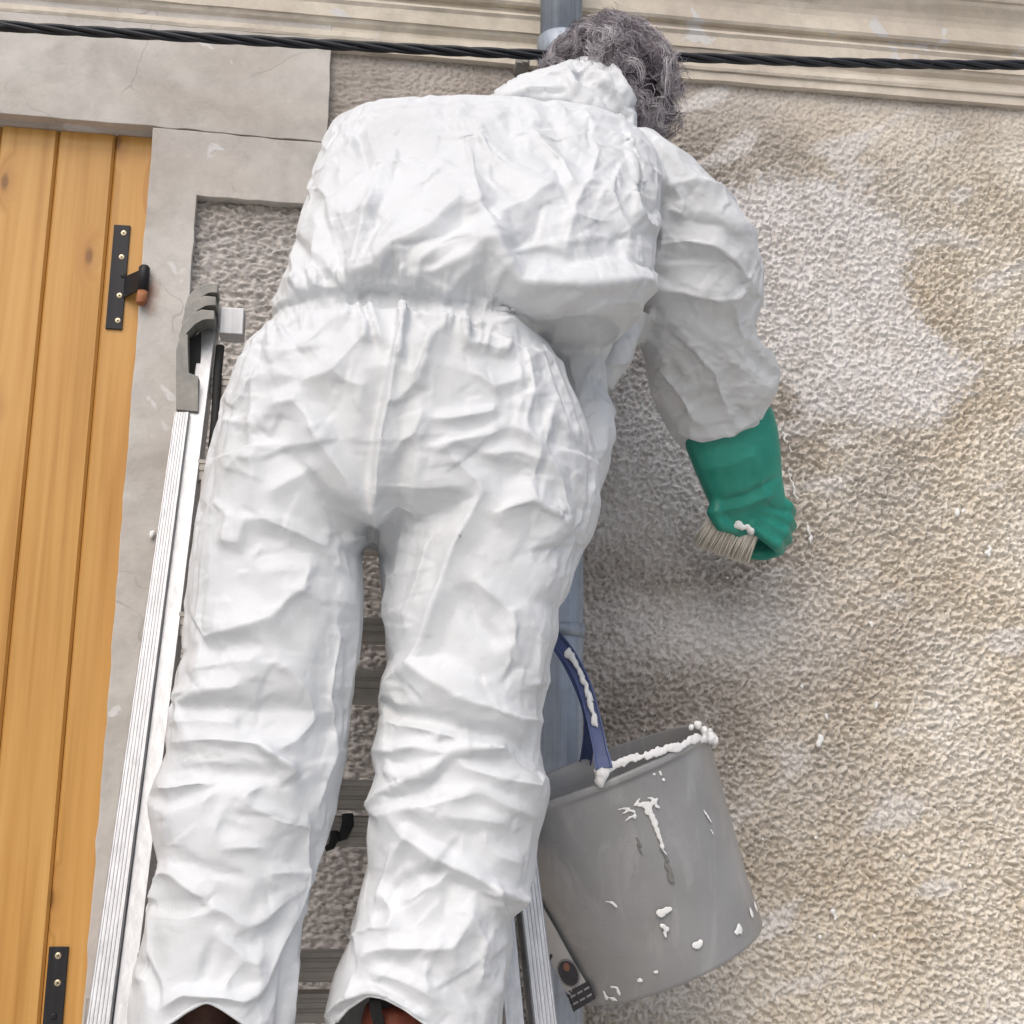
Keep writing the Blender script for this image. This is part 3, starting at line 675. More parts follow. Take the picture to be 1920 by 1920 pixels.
# folds read off the cloth: (height, reach left of travel, reach right of travel, polyline)
FOLDS_BACK = [
    (24, 75, 40, [(650, 506), (680, 502), (706, 495), (730, 470), (750, 457), (780, 440), (807, 425), (825, 405), (860, 377), (890, 387), (905, 402)]),
    (22, 60, 30, [(784, 522), (787, 488), (817, 467), (850, 453), (900, 448), (960, 440)]),
    (40, 60, 95, [(800, 512), (830, 500), (875, 482), (905, 466), (928, 470), (944, 490), (973, 526), (1030, 530), (1086, 531), (1150, 528), (1199, 522), (1215, 500)]),
    (9, 40, 28, [(875, 250), (885, 300), (893, 345), (905, 400), (922, 450), (940, 490)]),
    (13, 55, 65, [(928, 406), (960, 388), (989, 371), (1020, 352), (1054, 339)]), (7, 25, 35, [(1054, 339), (1112, 339), (1160, 336)]),
    (-6, 30, 18, [(1000, 470), (1060, 487), (1105, 478), (1150, 466)]),
    (10, 25, 32, [(1186, 255), (1209, 294), (1247, 336), (1276, 374), (1281, 412)]),
    (11, 25, 25, [(1193, 355), (1202, 394), (1218, 412), (1238, 424)]), (8, 16, 20, [(1247, 384), (1241, 440), (1228, 500)]), (-15, 26, 26, [(1212, 340), (1226, 372), (1240, 398)]),
    (8, 20, 30, [(1240, 384), (1262, 394), (1279, 404)]),
    (15, 40, 55, [(1235, 455), (1289, 450), (1338, 458), (1377, 484), (1405, 523)]), (18, 55, 40, [(1215, 534), (1280, 547), (1344, 562), (1383, 557), (1400, 540)]),
    (9, 22, 22, [(1377, 571), (1383, 600), (1392, 625), (1409, 664)]), (-12, 22, 20, [(1402, 640), (1412, 668), (1440, 690)]), (8, 30, 30, [(1290, 640), (1340, 700), (1352, 740), (1364, 768)]), (7, 30, 30, [(1230, 690), (1270, 740), (1300, 790)]),
    (12, 22, 22, [(1262, 808), (1310, 822), (1370, 812), (1424, 780)]), (-10, 14, 14, [(1268, 826), (1315, 838), (1380, 826)]),
    (-9, 25, 20, [(667, 240), (677, 272), (685, 297)]), (12, 28, 38, [(575, 320), (600, 308), (620, 298), (655, 272), (668, 248)]), (8, 20, 26, [(600, 275), (625, 240), (648, 222)]),
    (9, 30, 26, [(566, 352), (580, 346), (595, 345), (612, 362)]), (10, 40, 40, [(598, 410), (640, 395), (700, 385), (720, 360)]),
    (-8, 18, 22, [(617, 390), (632, 440), (650, 482)]), (-8, 16, 20, [(598, 380), (612, 430), (640, 500)]), (10, 20, 26, [(702, 345), (687, 385), (670, 447), (664, 495)]), (-7, 18, 18, [(722, 352), (708, 400), (690, 470)]),
    (10, 22, 18, [(742, 405), (710, 440), (687, 500)]), (10, 20, 16, [(752, 435), (722, 470), (705, 497)]), (9, 18, 16, [(752, 460), (757, 522), (760, 546)]),
    (-9, 22, 20, [(540, 437), (585, 487), (622, 525)]), (9, 18, 18, [(542, 472), (552, 505), (562, 532)]), (8, 20, 22, [(527, 515), (550, 520), (575, 545)]), (8, 18, 18, [(590, 430), (575, 490), (600, 535)]),
    (8, 16, 26, [(931, 587), (975, 576), (1021, 565), (1086, 545)]), (9, 22, 30, [(944, 600), (1021, 585), (1118, 566), (1180, 560)]), (8, 18, 18, [(905, 580), (920, 545), (940, 500)]), (7, 16, 16, [(830, 555), (860, 520), (900, 490)]),
    (-7, 25, 25, [(905, 320), (940, 350), (990, 366)]), (8, 40, 40, [(900, 240), (925, 285), (975, 325), (1040, 345)]), (7, 30, 36, [(690, 300), (740, 290), (800, 310)]), (6, 25, 25, [(760, 350), (800, 330), (830, 300)]),
    (6, 24, 24, [(1000, 240), (1060, 300), (1080, 350)]), (6, 24, 24, [(1130, 270), (1110, 330), (1080, 380), (1065, 450)]), (6, 24, 24, [(1170, 300), (1150, 360), (1190, 440)]),
    (7, 30, 30, [(960, 240), (1030, 250), (1110, 240)]), (7, 24, 24, [(1020, 420), (1090, 400), (1150, 410)]),
    (-18, 20, 18, [(480, 618), (505, 600), (545, 573), (600, 554), (660, 546), (720, 549), (780, 555), (840, 571), (890, 589), (930, 605), (965, 620), (1010, 640)], 1.2),
]
FOLDS_SEAT = [
    (13, 45, 12, [(751, 600), (751, 623), (738, 670), (730, 707), (713, 790), (701, 873), (699, 936), (706, 985)]),
    (-10, 16, 40, [(722, 690), (704, 790), (692, 870), (690, 930)]),
    (17, 38, 62, [(575, 790), (605, 827), (647, 882), (680, 940), (713, 985)]),
    (16, 38, 50, [(488, 806), (505, 770), (517, 757), (555, 748), (585, 780), (612, 822)]),
    (9, 32, 50, [(563, 712), (600, 700), (622, 694), (647, 707), (690, 725)]), (8, 28, 28, [(622, 694), (655, 655), (688, 615)]),
    (16, 16, 16, [(757, 556), (752, 590), (750, 630), (747, 668)]), (-12, 16, 16, [(782, 575), (764, 623), (770, 680)]),
    (13, 50, 24, [(826, 578), (801, 632), (776, 694), (772, 725)]), (9, 20, 20, [(667, 552), (684, 600), (688, 640)]), (9, 20, 20, [(692, 558), (704, 600), (717, 642)]), (-8, 14, 14, [(680, 560), (696, 610), (705, 660)]),
    (11, 22, 22, [(876, 584), (868, 620), (882, 650)]), (10, 22, 22, [(925, 602), (958, 622), (952, 650)]), (7, 22, 22, [(882, 650), (900, 640), (955, 655)]),
    (9, 20, 24, [(772, 725), (750, 745), (730, 752)]), (9, 26, 26, [(797, 755), (778, 811), (755, 825), (734, 868)]), (-13, 30, 40, [(763, 823), (752, 894), (745, 980)]),
    (10, 26, 34, [(813, 784), (880, 774), (934, 762)]), (9, 26, 30, [(826, 824), (880, 818), (922, 808), (950, 790)]), (8, 30, 24, [(826, 827), (880, 886), (905, 908)]),
    (17, 55, 85, [(922, 970), (945, 950), (970, 940), (997, 931), (1047, 957), (1082, 996)]),
    (22, 45, 36, [(903, 908), (880, 965), (851, 1019), (838, 1060), (824, 1098), (810, 1135), (795, 1192), (780, 1228), (735, 1270), (705, 1328)]),
    (9, 24, 24, [(835, 980), (802, 1017), (785, 1080), (760, 1142), (762, 1180)]),
    (-12, 20, 22, [(690, 985), (700, 1020), (702, 1045)]), (10, 18, 18, [(716, 1000), (705, 1040), (722, 1080), (708, 1200)]), (10, 20, 24, [(655, 1010), (690, 1000), (702, 1030)]),
    (14, 45, 45, [(887, 1080), (935, 1120), (957, 1142), (960, 1170), (966, 1245)]), (-8, 20, 26, [(880, 1095), (890, 1150), (930, 1200)]), (-5, 14, 14, [(962, 1200), (966, 1250), (945, 1275)]),
    (8, 30, 30, [(985, 640), (1000, 720), (985, 790), (1010, 840)]), (7, 28, 28, [(880, 690), (930, 720), (990, 700)]), (7, 26, 26, [(900, 850), (960, 840), (1020, 860)]), (7, 24, 24, [(1035, 760), (1020, 830), (1060, 900), (1075, 960)]),
    (7, 26, 26, [(960, 790), (1010, 830), (1000, 890)]), (8, 36, 36, [(430, 760), (470, 710), (500, 690)]), (8, 30, 30, [(478, 700), (472, 780), (480, 860), (470, 930)]), (7, 28, 28, [(420, 880), (450, 850), (480, 860)]),
    (7, 30, 30, [(560, 650), (610, 600), (660, 580)]), (8, 30, 30, [(500, 920), (560, 890), (590, 870)]), (9, 26, 34, [(490, 960), (540, 980), (600, 1010), (620, 1020)]), (7, 24, 24, [(410, 1000), (450, 1010), (460, 960)]),
    (7, 26, 30, [(480, 1070), (530, 1060), (600, 1063)]), (7, 26, 26, [(395, 930), (430, 960), (420, 1020)]), (-8, 22, 22, [(540, 840), (580, 890), (620, 950), (650, 1000)]),
]
FOLDS_LEGS = [
    (20, 75, 62, [(372, 1186), (381, 1181), (444, 1167), (475, 1160), (511, 1148), (540, 1117), (570, 1094), (580, 1066)]),
    (13, 32, 62, [(348, 1258), (360, 1246), (408, 1236), (468, 1229), (478, 1212)]), (-9, 24, 24, [(370, 1215), (420, 1200), (470, 1195)]),
    (13, 42, 40, [(310, 1308), (335, 1296), (360, 1289), (420, 1284), (456, 1277)]), (-11, 34, 30, [(330, 1325), (400, 1322), (470, 1318), (560, 1322)]),
    (10, 30, 40, [(505, 1220), (545, 1250), (570, 1285), (592, 1338)]), (10, 34, 30, [(592, 1338), (565, 1365), (542, 1388)]), (9, 30, 26, [(312, 1345), (380, 1340), (450, 1345)]),
    (15, 30, 36, [(317, 1382), (396, 1376), (480, 1386), (544, 1392)]), (10, 16, 18, [(480, 1385), (504, 1411), (551, 1438)]),
    (14, 22, 26, [(491, 1400), (545, 1430), (551, 1446), (518, 1452)]), (-13, 24, 20, [(307, 1453), (355, 1441), (410, 1440), (464, 1445), (518, 1452)]),
    (-10, 26, 20, [(268, 1483), (309, 1492), (382, 1468), (420, 1451)]), (10, 24, 24, [(290, 1466), (340, 1462), (400, 1455)]),
    (11, 22, 36, [(494, 1457), (470, 1475), (450, 1489), (515, 1525), (577, 1540)]), (6, 18, 18, [(415, 1516), (405, 1535), (393, 1556)]), (-5, 14, 14, [(415, 1541), (464, 1560), (512, 1580)]), (6, 20, 22, [(372, 1503), (390, 1480), (396, 1465)]),
    (7, 18, 24, [(410, 1580), (464, 1573), (500, 1574)]), (-5, 16, 16, [(336, 1598), (372, 1614), (464, 1638)]), (7, 20, 24, [(500, 1628), (540, 1624), (577, 1627)]),
    (14, 26, 50, [(310, 1614), (345, 1642), (384, 1675)]), (-10, 30, 18, [(275, 1690), (328, 1693), (384, 1686)]), (12, 16, 26, [(310, 1612), (292, 1650), (276, 1686)]),
    (9, 34, 30, [(577, 1641), (548, 1668), (518, 1692), (483, 1722)]), (7, 24, 34, [(384, 1676), (420, 1700), (464, 1730)]), (8, 26, 34, [(404, 1744), (464, 1785), (493, 1808)]), (-6, 18, 22, [(399, 1760), (392, 1790), (380, 1824)]), (7, 18, 18, [(461, 1787), (440, 1812), (418, 1840)]),
    (14, 30, 20, [(300, 1880), (325, 1872), (342, 1858), (410, 1862), (458, 1867), (487, 1850)]), (-8, 22, 22, [(260, 1790), (280, 1830), (300, 1878)]), (8, 22, 22, [(280, 1720), (275, 1770), (250, 1840)]), (8, 24, 24, [(487, 1850), (480, 1800), (495, 1760)]),
    (8, 20, 26, [(580, 1536), (577, 1640), (560, 1700), (520, 1780), (492, 1850)]), (-6, 18, 18, [(540, 1800), (535, 1860), (530, 1920)]), (7, 18, 18, [(560, 1790), (558, 1860), (556, 1920)]), (7, 30, 30, [(640, 1180), (620, 1300), (630, 1400), (600, 1500)]),
    # right leg
    (20, 62, 60, [(770, 1232), (800, 1262), (872, 1305), (922, 1320), (975, 1345), (1010, 1345)]), (-16, 26, 18, [(716, 1310), (735, 1332), (785, 1341), (835, 1353), (885, 1370), (935, 1378), (962, 1393), (992, 1418), (1024, 1440)]),
    (13, 14, 34, [(725, 1345), (785, 1352), (835, 1364), (885, 1382), (935, 1390), (975, 1418)]), (9, 16, 16, [(822, 1366), (826, 1376), (815, 1384), (742, 1394)]),
    (12, 20, 22, [(705, 1402), (772, 1402), (815, 1402), (910, 1403), (955, 1388)]), (16, 45, 24, [(680, 1516), (705, 1490), (750, 1468), (800, 1443), (842, 1417)]), (11, 22, 26, [(842, 1417), (893, 1443), (950, 1455), (1022, 1466)]),
    (12, 26, 30, [(693, 1524), (777, 1508), (858, 1490), (898, 1476)]), (8, 22, 22, [(898, 1476), (940, 1500), (985, 1515), (1010, 1530)]), (9, 26, 40, [(800, 1517), (870, 1525), (955, 1535)]),
    (16, 30, 34, [(730, 1534), (766, 1563), (800, 1590), (831, 1609), (880, 1632), (931, 1656)]), (8, 24, 24, [(700, 1690), (735, 1600), (766, 1563)]),
    (15, 20, 46, [(922, 1654), (953, 1664), (982, 1680), (998, 1664)]), (12, 14, 22, [(927, 1656), (938, 1690), (955, 1715)]), (-9, 20, 20, [(733, 1668), (777, 1641), (833, 1625)]), (-5, 18, 18, [(844, 1640), (838, 1680), (834, 1720)]),
    (8, 30, 34, [(760, 1690), (800, 1655), (842, 1640)]), (8, 24, 24, [(720, 1660), (735, 1710), (730, 1740)]), (8, 26, 26, [(638, 1748), (695, 1728), (738, 1731)]), (11, 42, 32, [(660, 1780), (723, 1771), (804, 1772), (847, 1773), (868, 1740), (884, 1708)]),
    (9, 26, 26, [(693, 1815), (750, 1831), (776, 1845), (822, 1880)]), (7, 22, 22, [(690, 1780), (664, 1820), (650, 1870)]), (8, 20, 28, [(800, 1800), (796, 1830), (815, 1860)]), (-5, 14, 14, [(835, 1820), (865, 1860), (890, 1875)]),
    (7, 28, 28, [(880, 1700), (910, 1760), (900, 1840)]), (7, 26, 26, [(900, 1560), (940, 1600), (985, 1610)]), (6, 22, 22, [(860, 1560), (870, 1600), (900, 1625)]), (14, 16, 16, [(600, 1905), (640, 1872), (690, 1852), (730, 1866), (770, 1890), (800, 1910)]),
]
GATHER = []
rs = random.Random(5)                                     # gathers on the elastic at the waist
wl_pts = [(505, 600), (545, 573), (600, 554), (660, 546), (720, 549), (780, 555), (840, 571), (890, 589), (930, 605), (960, 618)]
for i in range(len(wl_pts) - 2):
    (x0, y0), (x1, y1) = wl_pts[i], wl_pts[i + 1]
    for k in range(4):
        t = (k + rs.random()) / 4; x = x0 + (x1 - x0) * t; y = y0 + (y1 - y0) * t; up = rs.uniform(22, 62); dn = rs.uniform(18, 60); lean = rs.uniform(-.25, .25) + (x - 700) / 900; w_ = rs.uniform(5, 9)
        GATHER.append((rs.uniform(4, 8), w_, w_, [(x + lean * up, y - up), (x, y - 3)], 1.2)); x += rs.uniform(-8, 8); w_ = rs.uniform(6, 11)
        GATHER.append((rs.uniform(5, 9), w_, w_, [(x, y + 3), (x - lean * dn * .6 + rs.uniform(-6, 6), y + dn)], 1.2))

C1, C2, C3 = .004, .0022, .0012
CA = .55
def pose_folds(V, Fq, E, big, small, seed):
    """raise the folds on a fabric surface; big = share of the long folds, small = share of the crumple"""
    Nn = normals(V, Fq); fcg = facing(V, Nn); p, _ = project(V); vis = sm(-.15, .25, fcg)
    d = np.zeros(len(V))
    for sets, k in big: d += fold_field(p, sets) * PX * (vis if k != CA else sm(.15, .6, fcg)) * k
    if small:
        i = np.nonzero(fcg > -.25)[0]; Q = V[i]; rough_ = np.clip(.75 + 1.3 * perlin(Q * 4.5, 77), .15, 1.5)
        Q = Q + np.stack([perlin(Q * 9, 91), perlin(Q * 9, 92), perlin(Q * 9, 93)], 1) * .02
        cr = facets(Q * np.array([17, 17, 21]), seed) * C1 + facets(Q * np.array([44, 44, 36]) + 5.3, seed + 3) * C2 * rough_ + facets(Q * np.array([95, 95, 80]) + 1.7, seed + 6) * C3 * rough_
        d[i] += cr * small * (.35 + .65 * sm(.0, .4, np.abs(fcg[i])))
    Ns = smooth(Nn, E, 3); Ns /= np.linalg.norm(Ns, axis=1)[:, None]
    return V + Ns * d[:, None]
def let_crumple(V, Fq, frames, grow, hold, bend, gravity=.1):
    """a few steps of cloth: fabric a little too large for its shape buckles into wrinkles"""
    me = mesh_np('drape', V, Fq); o = bpy.data.objects.new('drape', me); COL.objects.link(o)
    vg = o.vertex_groups.new(name='hold'); hold = np.round(hold, 2)
    for w in np.unique(hold): vg.add(np.nonzero(hold == w)[0].tolist(), float(w), 'REPLACE')
    md = o.modifiers.new('cloth', 'CLOTH'); s = md.settings
    s.quality = 3; s.mass = .1; s.tension_stiffness = 15; s.compression_stiffness = 15; s.shear_stiffness = 8; s.bending_stiffness = bend
    s.tension_damping = 5; s.compression_damping = 5; s.shear_damping = 5; s.bending_damping = .5; s.air_damping = 3
    s.vertex_group_mass = 'hold'; s.pin_stiffness = 1.0; s.shrink_min = -grow; s.effector_weights.gravity = gravity
    md.collision_settings.use_collision = False; md.point_cache.frame_start = 1; md.point_cache.frame_end = frames
    for f in range(1, frames + 1): sc.frame_set(f)
    ev = o.evaluated_get(bpy.context.evaluated_depsgraph_get()); m2 = ev.to_mesh()
    Rv = np.empty(len(m2.vertices) * 3, np.float32); m2.vertices.foreach_get('co', Rv); ev.to_mesh_clear()
    bpy.data.objects.remove(o); bpy.data.meshes.remove(me); sc.frame_set(1)
    return Rv.reshape(-1, 3).astype(np.float64)
def refine(V, Fq):
    me = mesh_np('fine', V, Fq); o = bpy.data.objects.new('fine', me); COL.objects.link(o)
    md = o.modifiers.new('s', 'SUBSURF'); md.levels = 1; md.render_levels = 1
    dg = bpy.context.evaluated_depsgraph_get(); dg.update(); ev = o.evaluated_get(dg); m2 = ev.to_mesh()
    V2 = np.empty(len(m2.vertices) * 3, np.float32); m2.vertices.foreach_get('co', V2)
    F2 = np.empty(len(m2.loops), np.int32); m2.loops.foreach_get('vertex_index', F2); ev.to_mesh_clear()
    bpy.data.objects.remove(o); bpy.data.meshes.remove(me)
    return V2.reshape(-1, 3).astype(np.float64), F2.reshape(-1, 4)
def crisp(V, Fq, n_it=10, v_it=10, sig=.38):
    """papery fabric: flatten the facets between folds and sharpen the folds (bilateral filter on face normals)"""
    nf = len(Fq); e = np.sort(np.concatenate([Fq[:, [0, 1]], Fq[:, [1, 2]], Fq[:, [2, 3]], Fq[:, [3, 0]]]), 1); fid = np.tile(np.arange(nf), 4)
    o_ = np.lexsort((e[:, 1], e[:, 0])); e = e[o_]; fid = fid[o_]; same = (e[1:] == e[:-1]).all(1); A, B = fid[:-1][same], fid[1:][same]
    nr = np.cross(V[Fq[:, 2]] - V[Fq[:, 0]], V[Fq[:, 3]] - V[Fq[:, 1]]); nr /= np.maximum(np.linalg.norm(nr, axis=1), 1e-12)[:, None]
    for _ in range(n_it):
        w = np.exp(-((nr[A] - nr[B]) ** 2).sum(1) / (2 * sig * sig))
        acc = nr * 1.0
        for k in range(3): acc[:, k] += np.bincount(A, w * nr[B, k], nf) + np.bincount(B, w * nr[A, k], nf)
        nr = acc / np.maximum(np.linalg.norm(acc, axis=1), 1e-12)[:, None]
    cnt = np.bincount(Fq.ravel(), minlength=len(V))[:, None]; cnt[cnt == 0] = 1
    for _ in range(v_it):
        c = V[Fq].mean(1); d = np.zeros_like(V)
        for k in range(4):
            s_ = ((c - V[Fq[:, k]]) * nr).sum(1)
            for j in range(3): d[:, j] += np.bincount(Fq[:, k], s_ * nr[:, j], len(V))
        V = V + d / cnt
    return V
ALLF = FOLDS_BACK + FOLDS_SEAT + FOLDS_LEGS
SV = pose_folds(SV, SF, SE, [(ALLF, .98)], 0, 3)
SV = SV - normals(SV, SF) * .006
SV = let_crumple(SV, SF, 8, .032, np.full(len(SV), .10), .8)
SV = SV + .15 * (SV - smooth(SV, SE, 6))
SV = crisp(SV, SF, 14, 12, .12)
fcf = facing(SV, normals(SV, SF))[SF].max(1); near_f, far_f = fcf > -.3, fcf < -.1        # finer fabric where it shows; the two sheets overlap by a strip
uf = np.unique(SF[far_f]); mp_ = np.full(len(SV), -1); mp_[uf] = np.arange(len(uf)); backV, backF = SV[uf] - normals(SV, SF)[uf] * .0008, mp_[SF[far_f]]
un = np.unique(SF[near_f]); mp_[:] = -1; mp_[un] = np.arange(len(un)); SV, SF = refine(SV[un], mp_[SF[near_f]]); SE = edges_of(SF)
SV = SV + .3 * (SV - smooth(SV, SE, 5)); SV = crisp(SV, SF, 10, 8, .13)
# short sharp creases pressed into the fabric, in loosely shared directions
CREASE = []; rc = np.random.default_rng(4); fcv = facing(SV, normals(SV, SF)); vid = np.nonzero(fcv > .15)[0]; vp, _ = project(SV[vid])
def crease_set(n, lmin, lmax, hmin, hmax, wide, narrow):
    pick = vp[rc.integers(0, len(vp), n)]; fl = perlin(np.stack([pick[:, 0] / 260, pick[:, 1] / 260, pick[:, 0] * 0], 1), 61) * 2.6
    for (x, y), f in zip(pick, fl):
        L = math.exp(rc.uniform(math.log(lmin), math.log(lmax))); th = f + rc.normal() * .55 + (1.57 if rc.random() < .25 else 0) - .35; kink = rc.normal() * .35
        dx, dy = math.cos(th), math.sin(th); ex, ey = math.cos(th + kink), math.sin(th + kink); m = rc.uniform(.3, .7)
        p = [(x - dx * L * m, y - dy * L * m), (x, y), (x + ex * L * (1 - m), y + ey * L * (1 - m))]
        w1, w2 = rc.uniform(*wide), rc.uniform(*narrow); Hh = rc.uniform(hmin, hmax) * (1 if rc.random() < .65 else -1)
        CREASE.append((Hh, w1, w2, p, 1.25) if rc.random() < .5 else (Hh, w2, w1, p, 1.25))
crease_set(170, 60, 200, 4, 9, (28, 60), (7, 12))
crease_set(950, 20, 85, 1.6, 4.2, (12, 28), (4, 6.5))
SV2 = pose_folds(SV, SF, SE, [(ALLF, .25), (GATHER, .65), (CREASE, CA)], 1.0, 9)
# the open trouser hems: cut away below an arched hem line
hl = np.array([(225, 1990), (262, 1955), (310, 1925), (350, 1897), (388, 1877), (420, 1895), (460, 1922), (500, 1965), (585, 1995)], float)
hr = np.array([(586, 1990), (612, 1940), (650, 1893), (690, 1866), (722, 1872), (760, 1893), (800, 1922), (850, 1960), (950, 1995)], float)
p2, _ = project(SV2)
cut = np.where(p2[:, 0] < 583, p2[:, 1] > np.interp(p2[:, 0], hl[:, 0], hl[:, 1]), p2[:, 1] > np.interp(p2[:, 0], hr[:, 0], hr[:, 1])) & (p2[:, 1] > 1850) & (p2[:, 0] < 960)
low = (p2[:, 1] > 1965)
fcut = cut[SF].all(1) & (SV2[SF].mean(1)[:, 1] < -.79) | low[SF].all(1)
SV2 = np.concatenate([SV2, backV]); p2, _ = project(SV2); lowb = p2[backF + len(SV2) - len(backV)][:, :, 1].min(1) > 1965
Fk = np.concatenate([SF[~fcut], (backF + len(SV2) - len(backV))[~lowb]])
ed = np.sort(np.concatenate([Fk[:, [0, 1]], Fk[:, [1, 2]], Fk[:, [2, 3]], Fk[:, [3, 0]]]), 1); ue, cnt = np.unique(ed, axis=0, return_counts=True)
bd = ue[cnt == 1]; nb = len(SV2) - len(backV); hem_y = np.where(p2[:, 0] < 583, np.interp(p2[:, 0], hl[:, 0], hl[:, 1]), np.interp(p2[:, 0], hr[:, 0], hr[:, 1]))
bd = bd[(bd < nb).all(1) & (np.abs(p2[bd[:, 0], 1] - hem_y[bd[:, 0]]) < 16) & (p2[bd[:, 0], 1] > 1840) & (SV2[bd[:, 0], 1] < -.79)]
bv = np.unique(bd); bv = bv[(p2[bv, 1] < 1960)]
want = np.where(p2[bv, 0] < 583, np.interp(p2[bv, 0], hl[:, 0], hl[:, 1]), np.interp(p2[bv, 0], hr[:, 0], hr[:, 1]))
SV2[bv, 2] -= np.clip(want - p2[bv, 1], -14, 14) * PX
for _ in range(6):                                          # even out the cut edge
    n_ = len(SV2); dg_ = np.bincount(bd.ravel(), minlength=n_); S = np.stack([np.bincount(bd[:, 0], SV2[bd[:, 1], k], n_) + np.bincount(bd[:, 1], SV2[bd[:, 0], k], n_) for k in range(3)], 1)
    SV2[bv] += .5 * (S[bv] / np.maximum(dg_[bv], 1)[:, None] - SV2[bv])
cov = obj('coverall', mesh_np('coverall', SV2, Fk), MAT['suit'], person)
nxt = {}                                                    # a rolled hem along the cut edge
for a_, b_ in bd: nxt.setdefault(int(a_), []).append(int(b_)); nxt.setdefault(int(b_), []).append(int(a_))
seen = set()
for st_ in sorted(nxt):
    if st_ in seen: continue
    loop = [st_]; seen.add(st_)
    while True:
        q = [v for v in nxt[loop[-1]] if v not in seen]
        if not q: break
        loop.append(q[0]); seen.add(q[0])
    if len(loop) < 50: continue
    pth = SV2[loop]
    for _ in range(3): pth[1:-1] = (pth[:-2] + 2 * pth[1:-1] + pth[2:]) / 4
    bm = bmesh.new(); bm_tube(bm, pth[::2], .0024, 7); from_bm('hem', bm, MAT['suit'], cov, True)

# hood lying bunched behind the neck
bm = bmesh.new(); bm_add(bm, *loft_rows([(900, 205, 1191, 262, -.50, .16), (918, 186, 1190, 240, -.495, .17), (948, 166, 1188, 205, -.485, .17), (990, 153, 1183, 184, -.475, .16), (1036, 139, 1172, 165, -.46, .14), (1068, 127, 1159, 146, -.45, .11), (1090, 119, 1144, 122, -.445, .05)]))
HV, HF = fuse(bm, .0055); HE = edges_of(HF); HV = smooth(HV, HE, 4)
FOLDS_HOOD = [(-24, 30, 34, [(1088, 126), (1104, 150), (1136, 172), (1160, 206), (1166, 250)]), (14, 20, 30, [(1066, 131), (1080, 158), (1116, 180), (1142, 214), (1150, 250)]), (9, 16, 16, [(1130, 140), (1160, 175), (1182, 215), (1184, 250)]),
              (9, 30, 30, [(930, 185), (990, 170), (1060, 165)]), (7, 24, 24, [(1010, 195), (1060, 185), (1110, 205)]), (10, 12, 12, [(1146, 120), (1170, 160), (1188, 192)])]
HV = pose_folds(HV, HF, HE, [(FOLDS_HOOD, 1.2)], 0, 4)
HV = let_crumple(HV, HF, 9, .05, np.full(len(HV), .12), .8); HV = HV + .3 * (HV - smooth(HV, HE, 6))
HV = pose_folds(HV, HF, HE, [(FOLDS_HOOD, .4)], .4, 4)
hood = obj('hood', mesh_np('hood', HV, HF), MAT['suit'], cov)

# one continuous body inside the clothes, head turned to the wall
hc = W(1133, 172, -.40); bm = bmesh.new(); tilt_h = Matrix.Rotation(math.radians(16), 3, 'Y') @ Matrix.Rotation(math.radians(-8), 3, 'X')
hv = Vector(hc); at_h = lambda x, y, z: hv + tilt_h @ Vector((x, y, z))
bm_ellipsoid(bm, hv, (.076, .094, .105), tilt_h); bm_ellipsoid(bm, at_h(0, .03, -.065), (.055, .062, .06), tilt_h)
bm_tube(bm, [at_h(0, .088, -.005), at_h(0, .108, -.03), at_h(0, .085, -.04)], [.011, .016, .012], 10)
for s in (-1, 1):
    bm_ellipsoid(bm, at_h(s * .031, .082, .0), (.014, .012, .009), tilt_h, 10, 8); bm_ellipsoid(bm, at_h(s * .079, -.004, -.012), (.01, .02, .033), tilt_h, 12, 8)
bm_ellipsoid(bm, at_h(0, .082, -.066), (.024, .012, .009), tilt_h, 10, 8)
nk = W(1080, 250, -.50); hip = W(735, 720, -.70)
bm_tube(bm, [at_h(0, -.02, -.06), nk, W(960, 330, -.54)], [.06, .062, .09], 16); bm_tube(bm, [W(930, 300, -.55), W(860, 440, -.62), W(760, 600, -.68), hip], [.10, .12, .115, .12], 18)
bm_tube(bm, [W(1040, 300, -.53), W(1230, 350, -.49), W(1320, 500, -.45), W(1325, 660, -.38), W(1350, 790, -.28), W(1390, 880, -.235)], [.08, .068, .055, .046, .038, .03], 14)
bm_tube(bm, [W(900, 300, -.54), W(690, 270, -.53), W(650, 400, -.47), W(655, 520, -.38), W(560, 640, -.36)], [.08, .06, .05, .042, .032], 14)
for pts in ([(600, 760, -.71), (540, 1000, -.73), (480, 1380, -.755), (440, 1700, -.775), (392, 1950, -.765), (392, 2080, -.765)], [(850, 760, -.71), (900, 1000, -.725), (860, 1380, -.755), (800, 1700, -.78), (738, 1950, -.765), (738, 2080, -.765)]):
    bm_tube(bm, [W(*p) for p in pts], [.11, .095, .062, .05, .028, .03], 16)
BV, BF = fuse(bm, .011); BV = smooth(BV, edges_of(BF), 4)
obj('body', mesh_np('body', BV, BF), MAT['skin'], person)

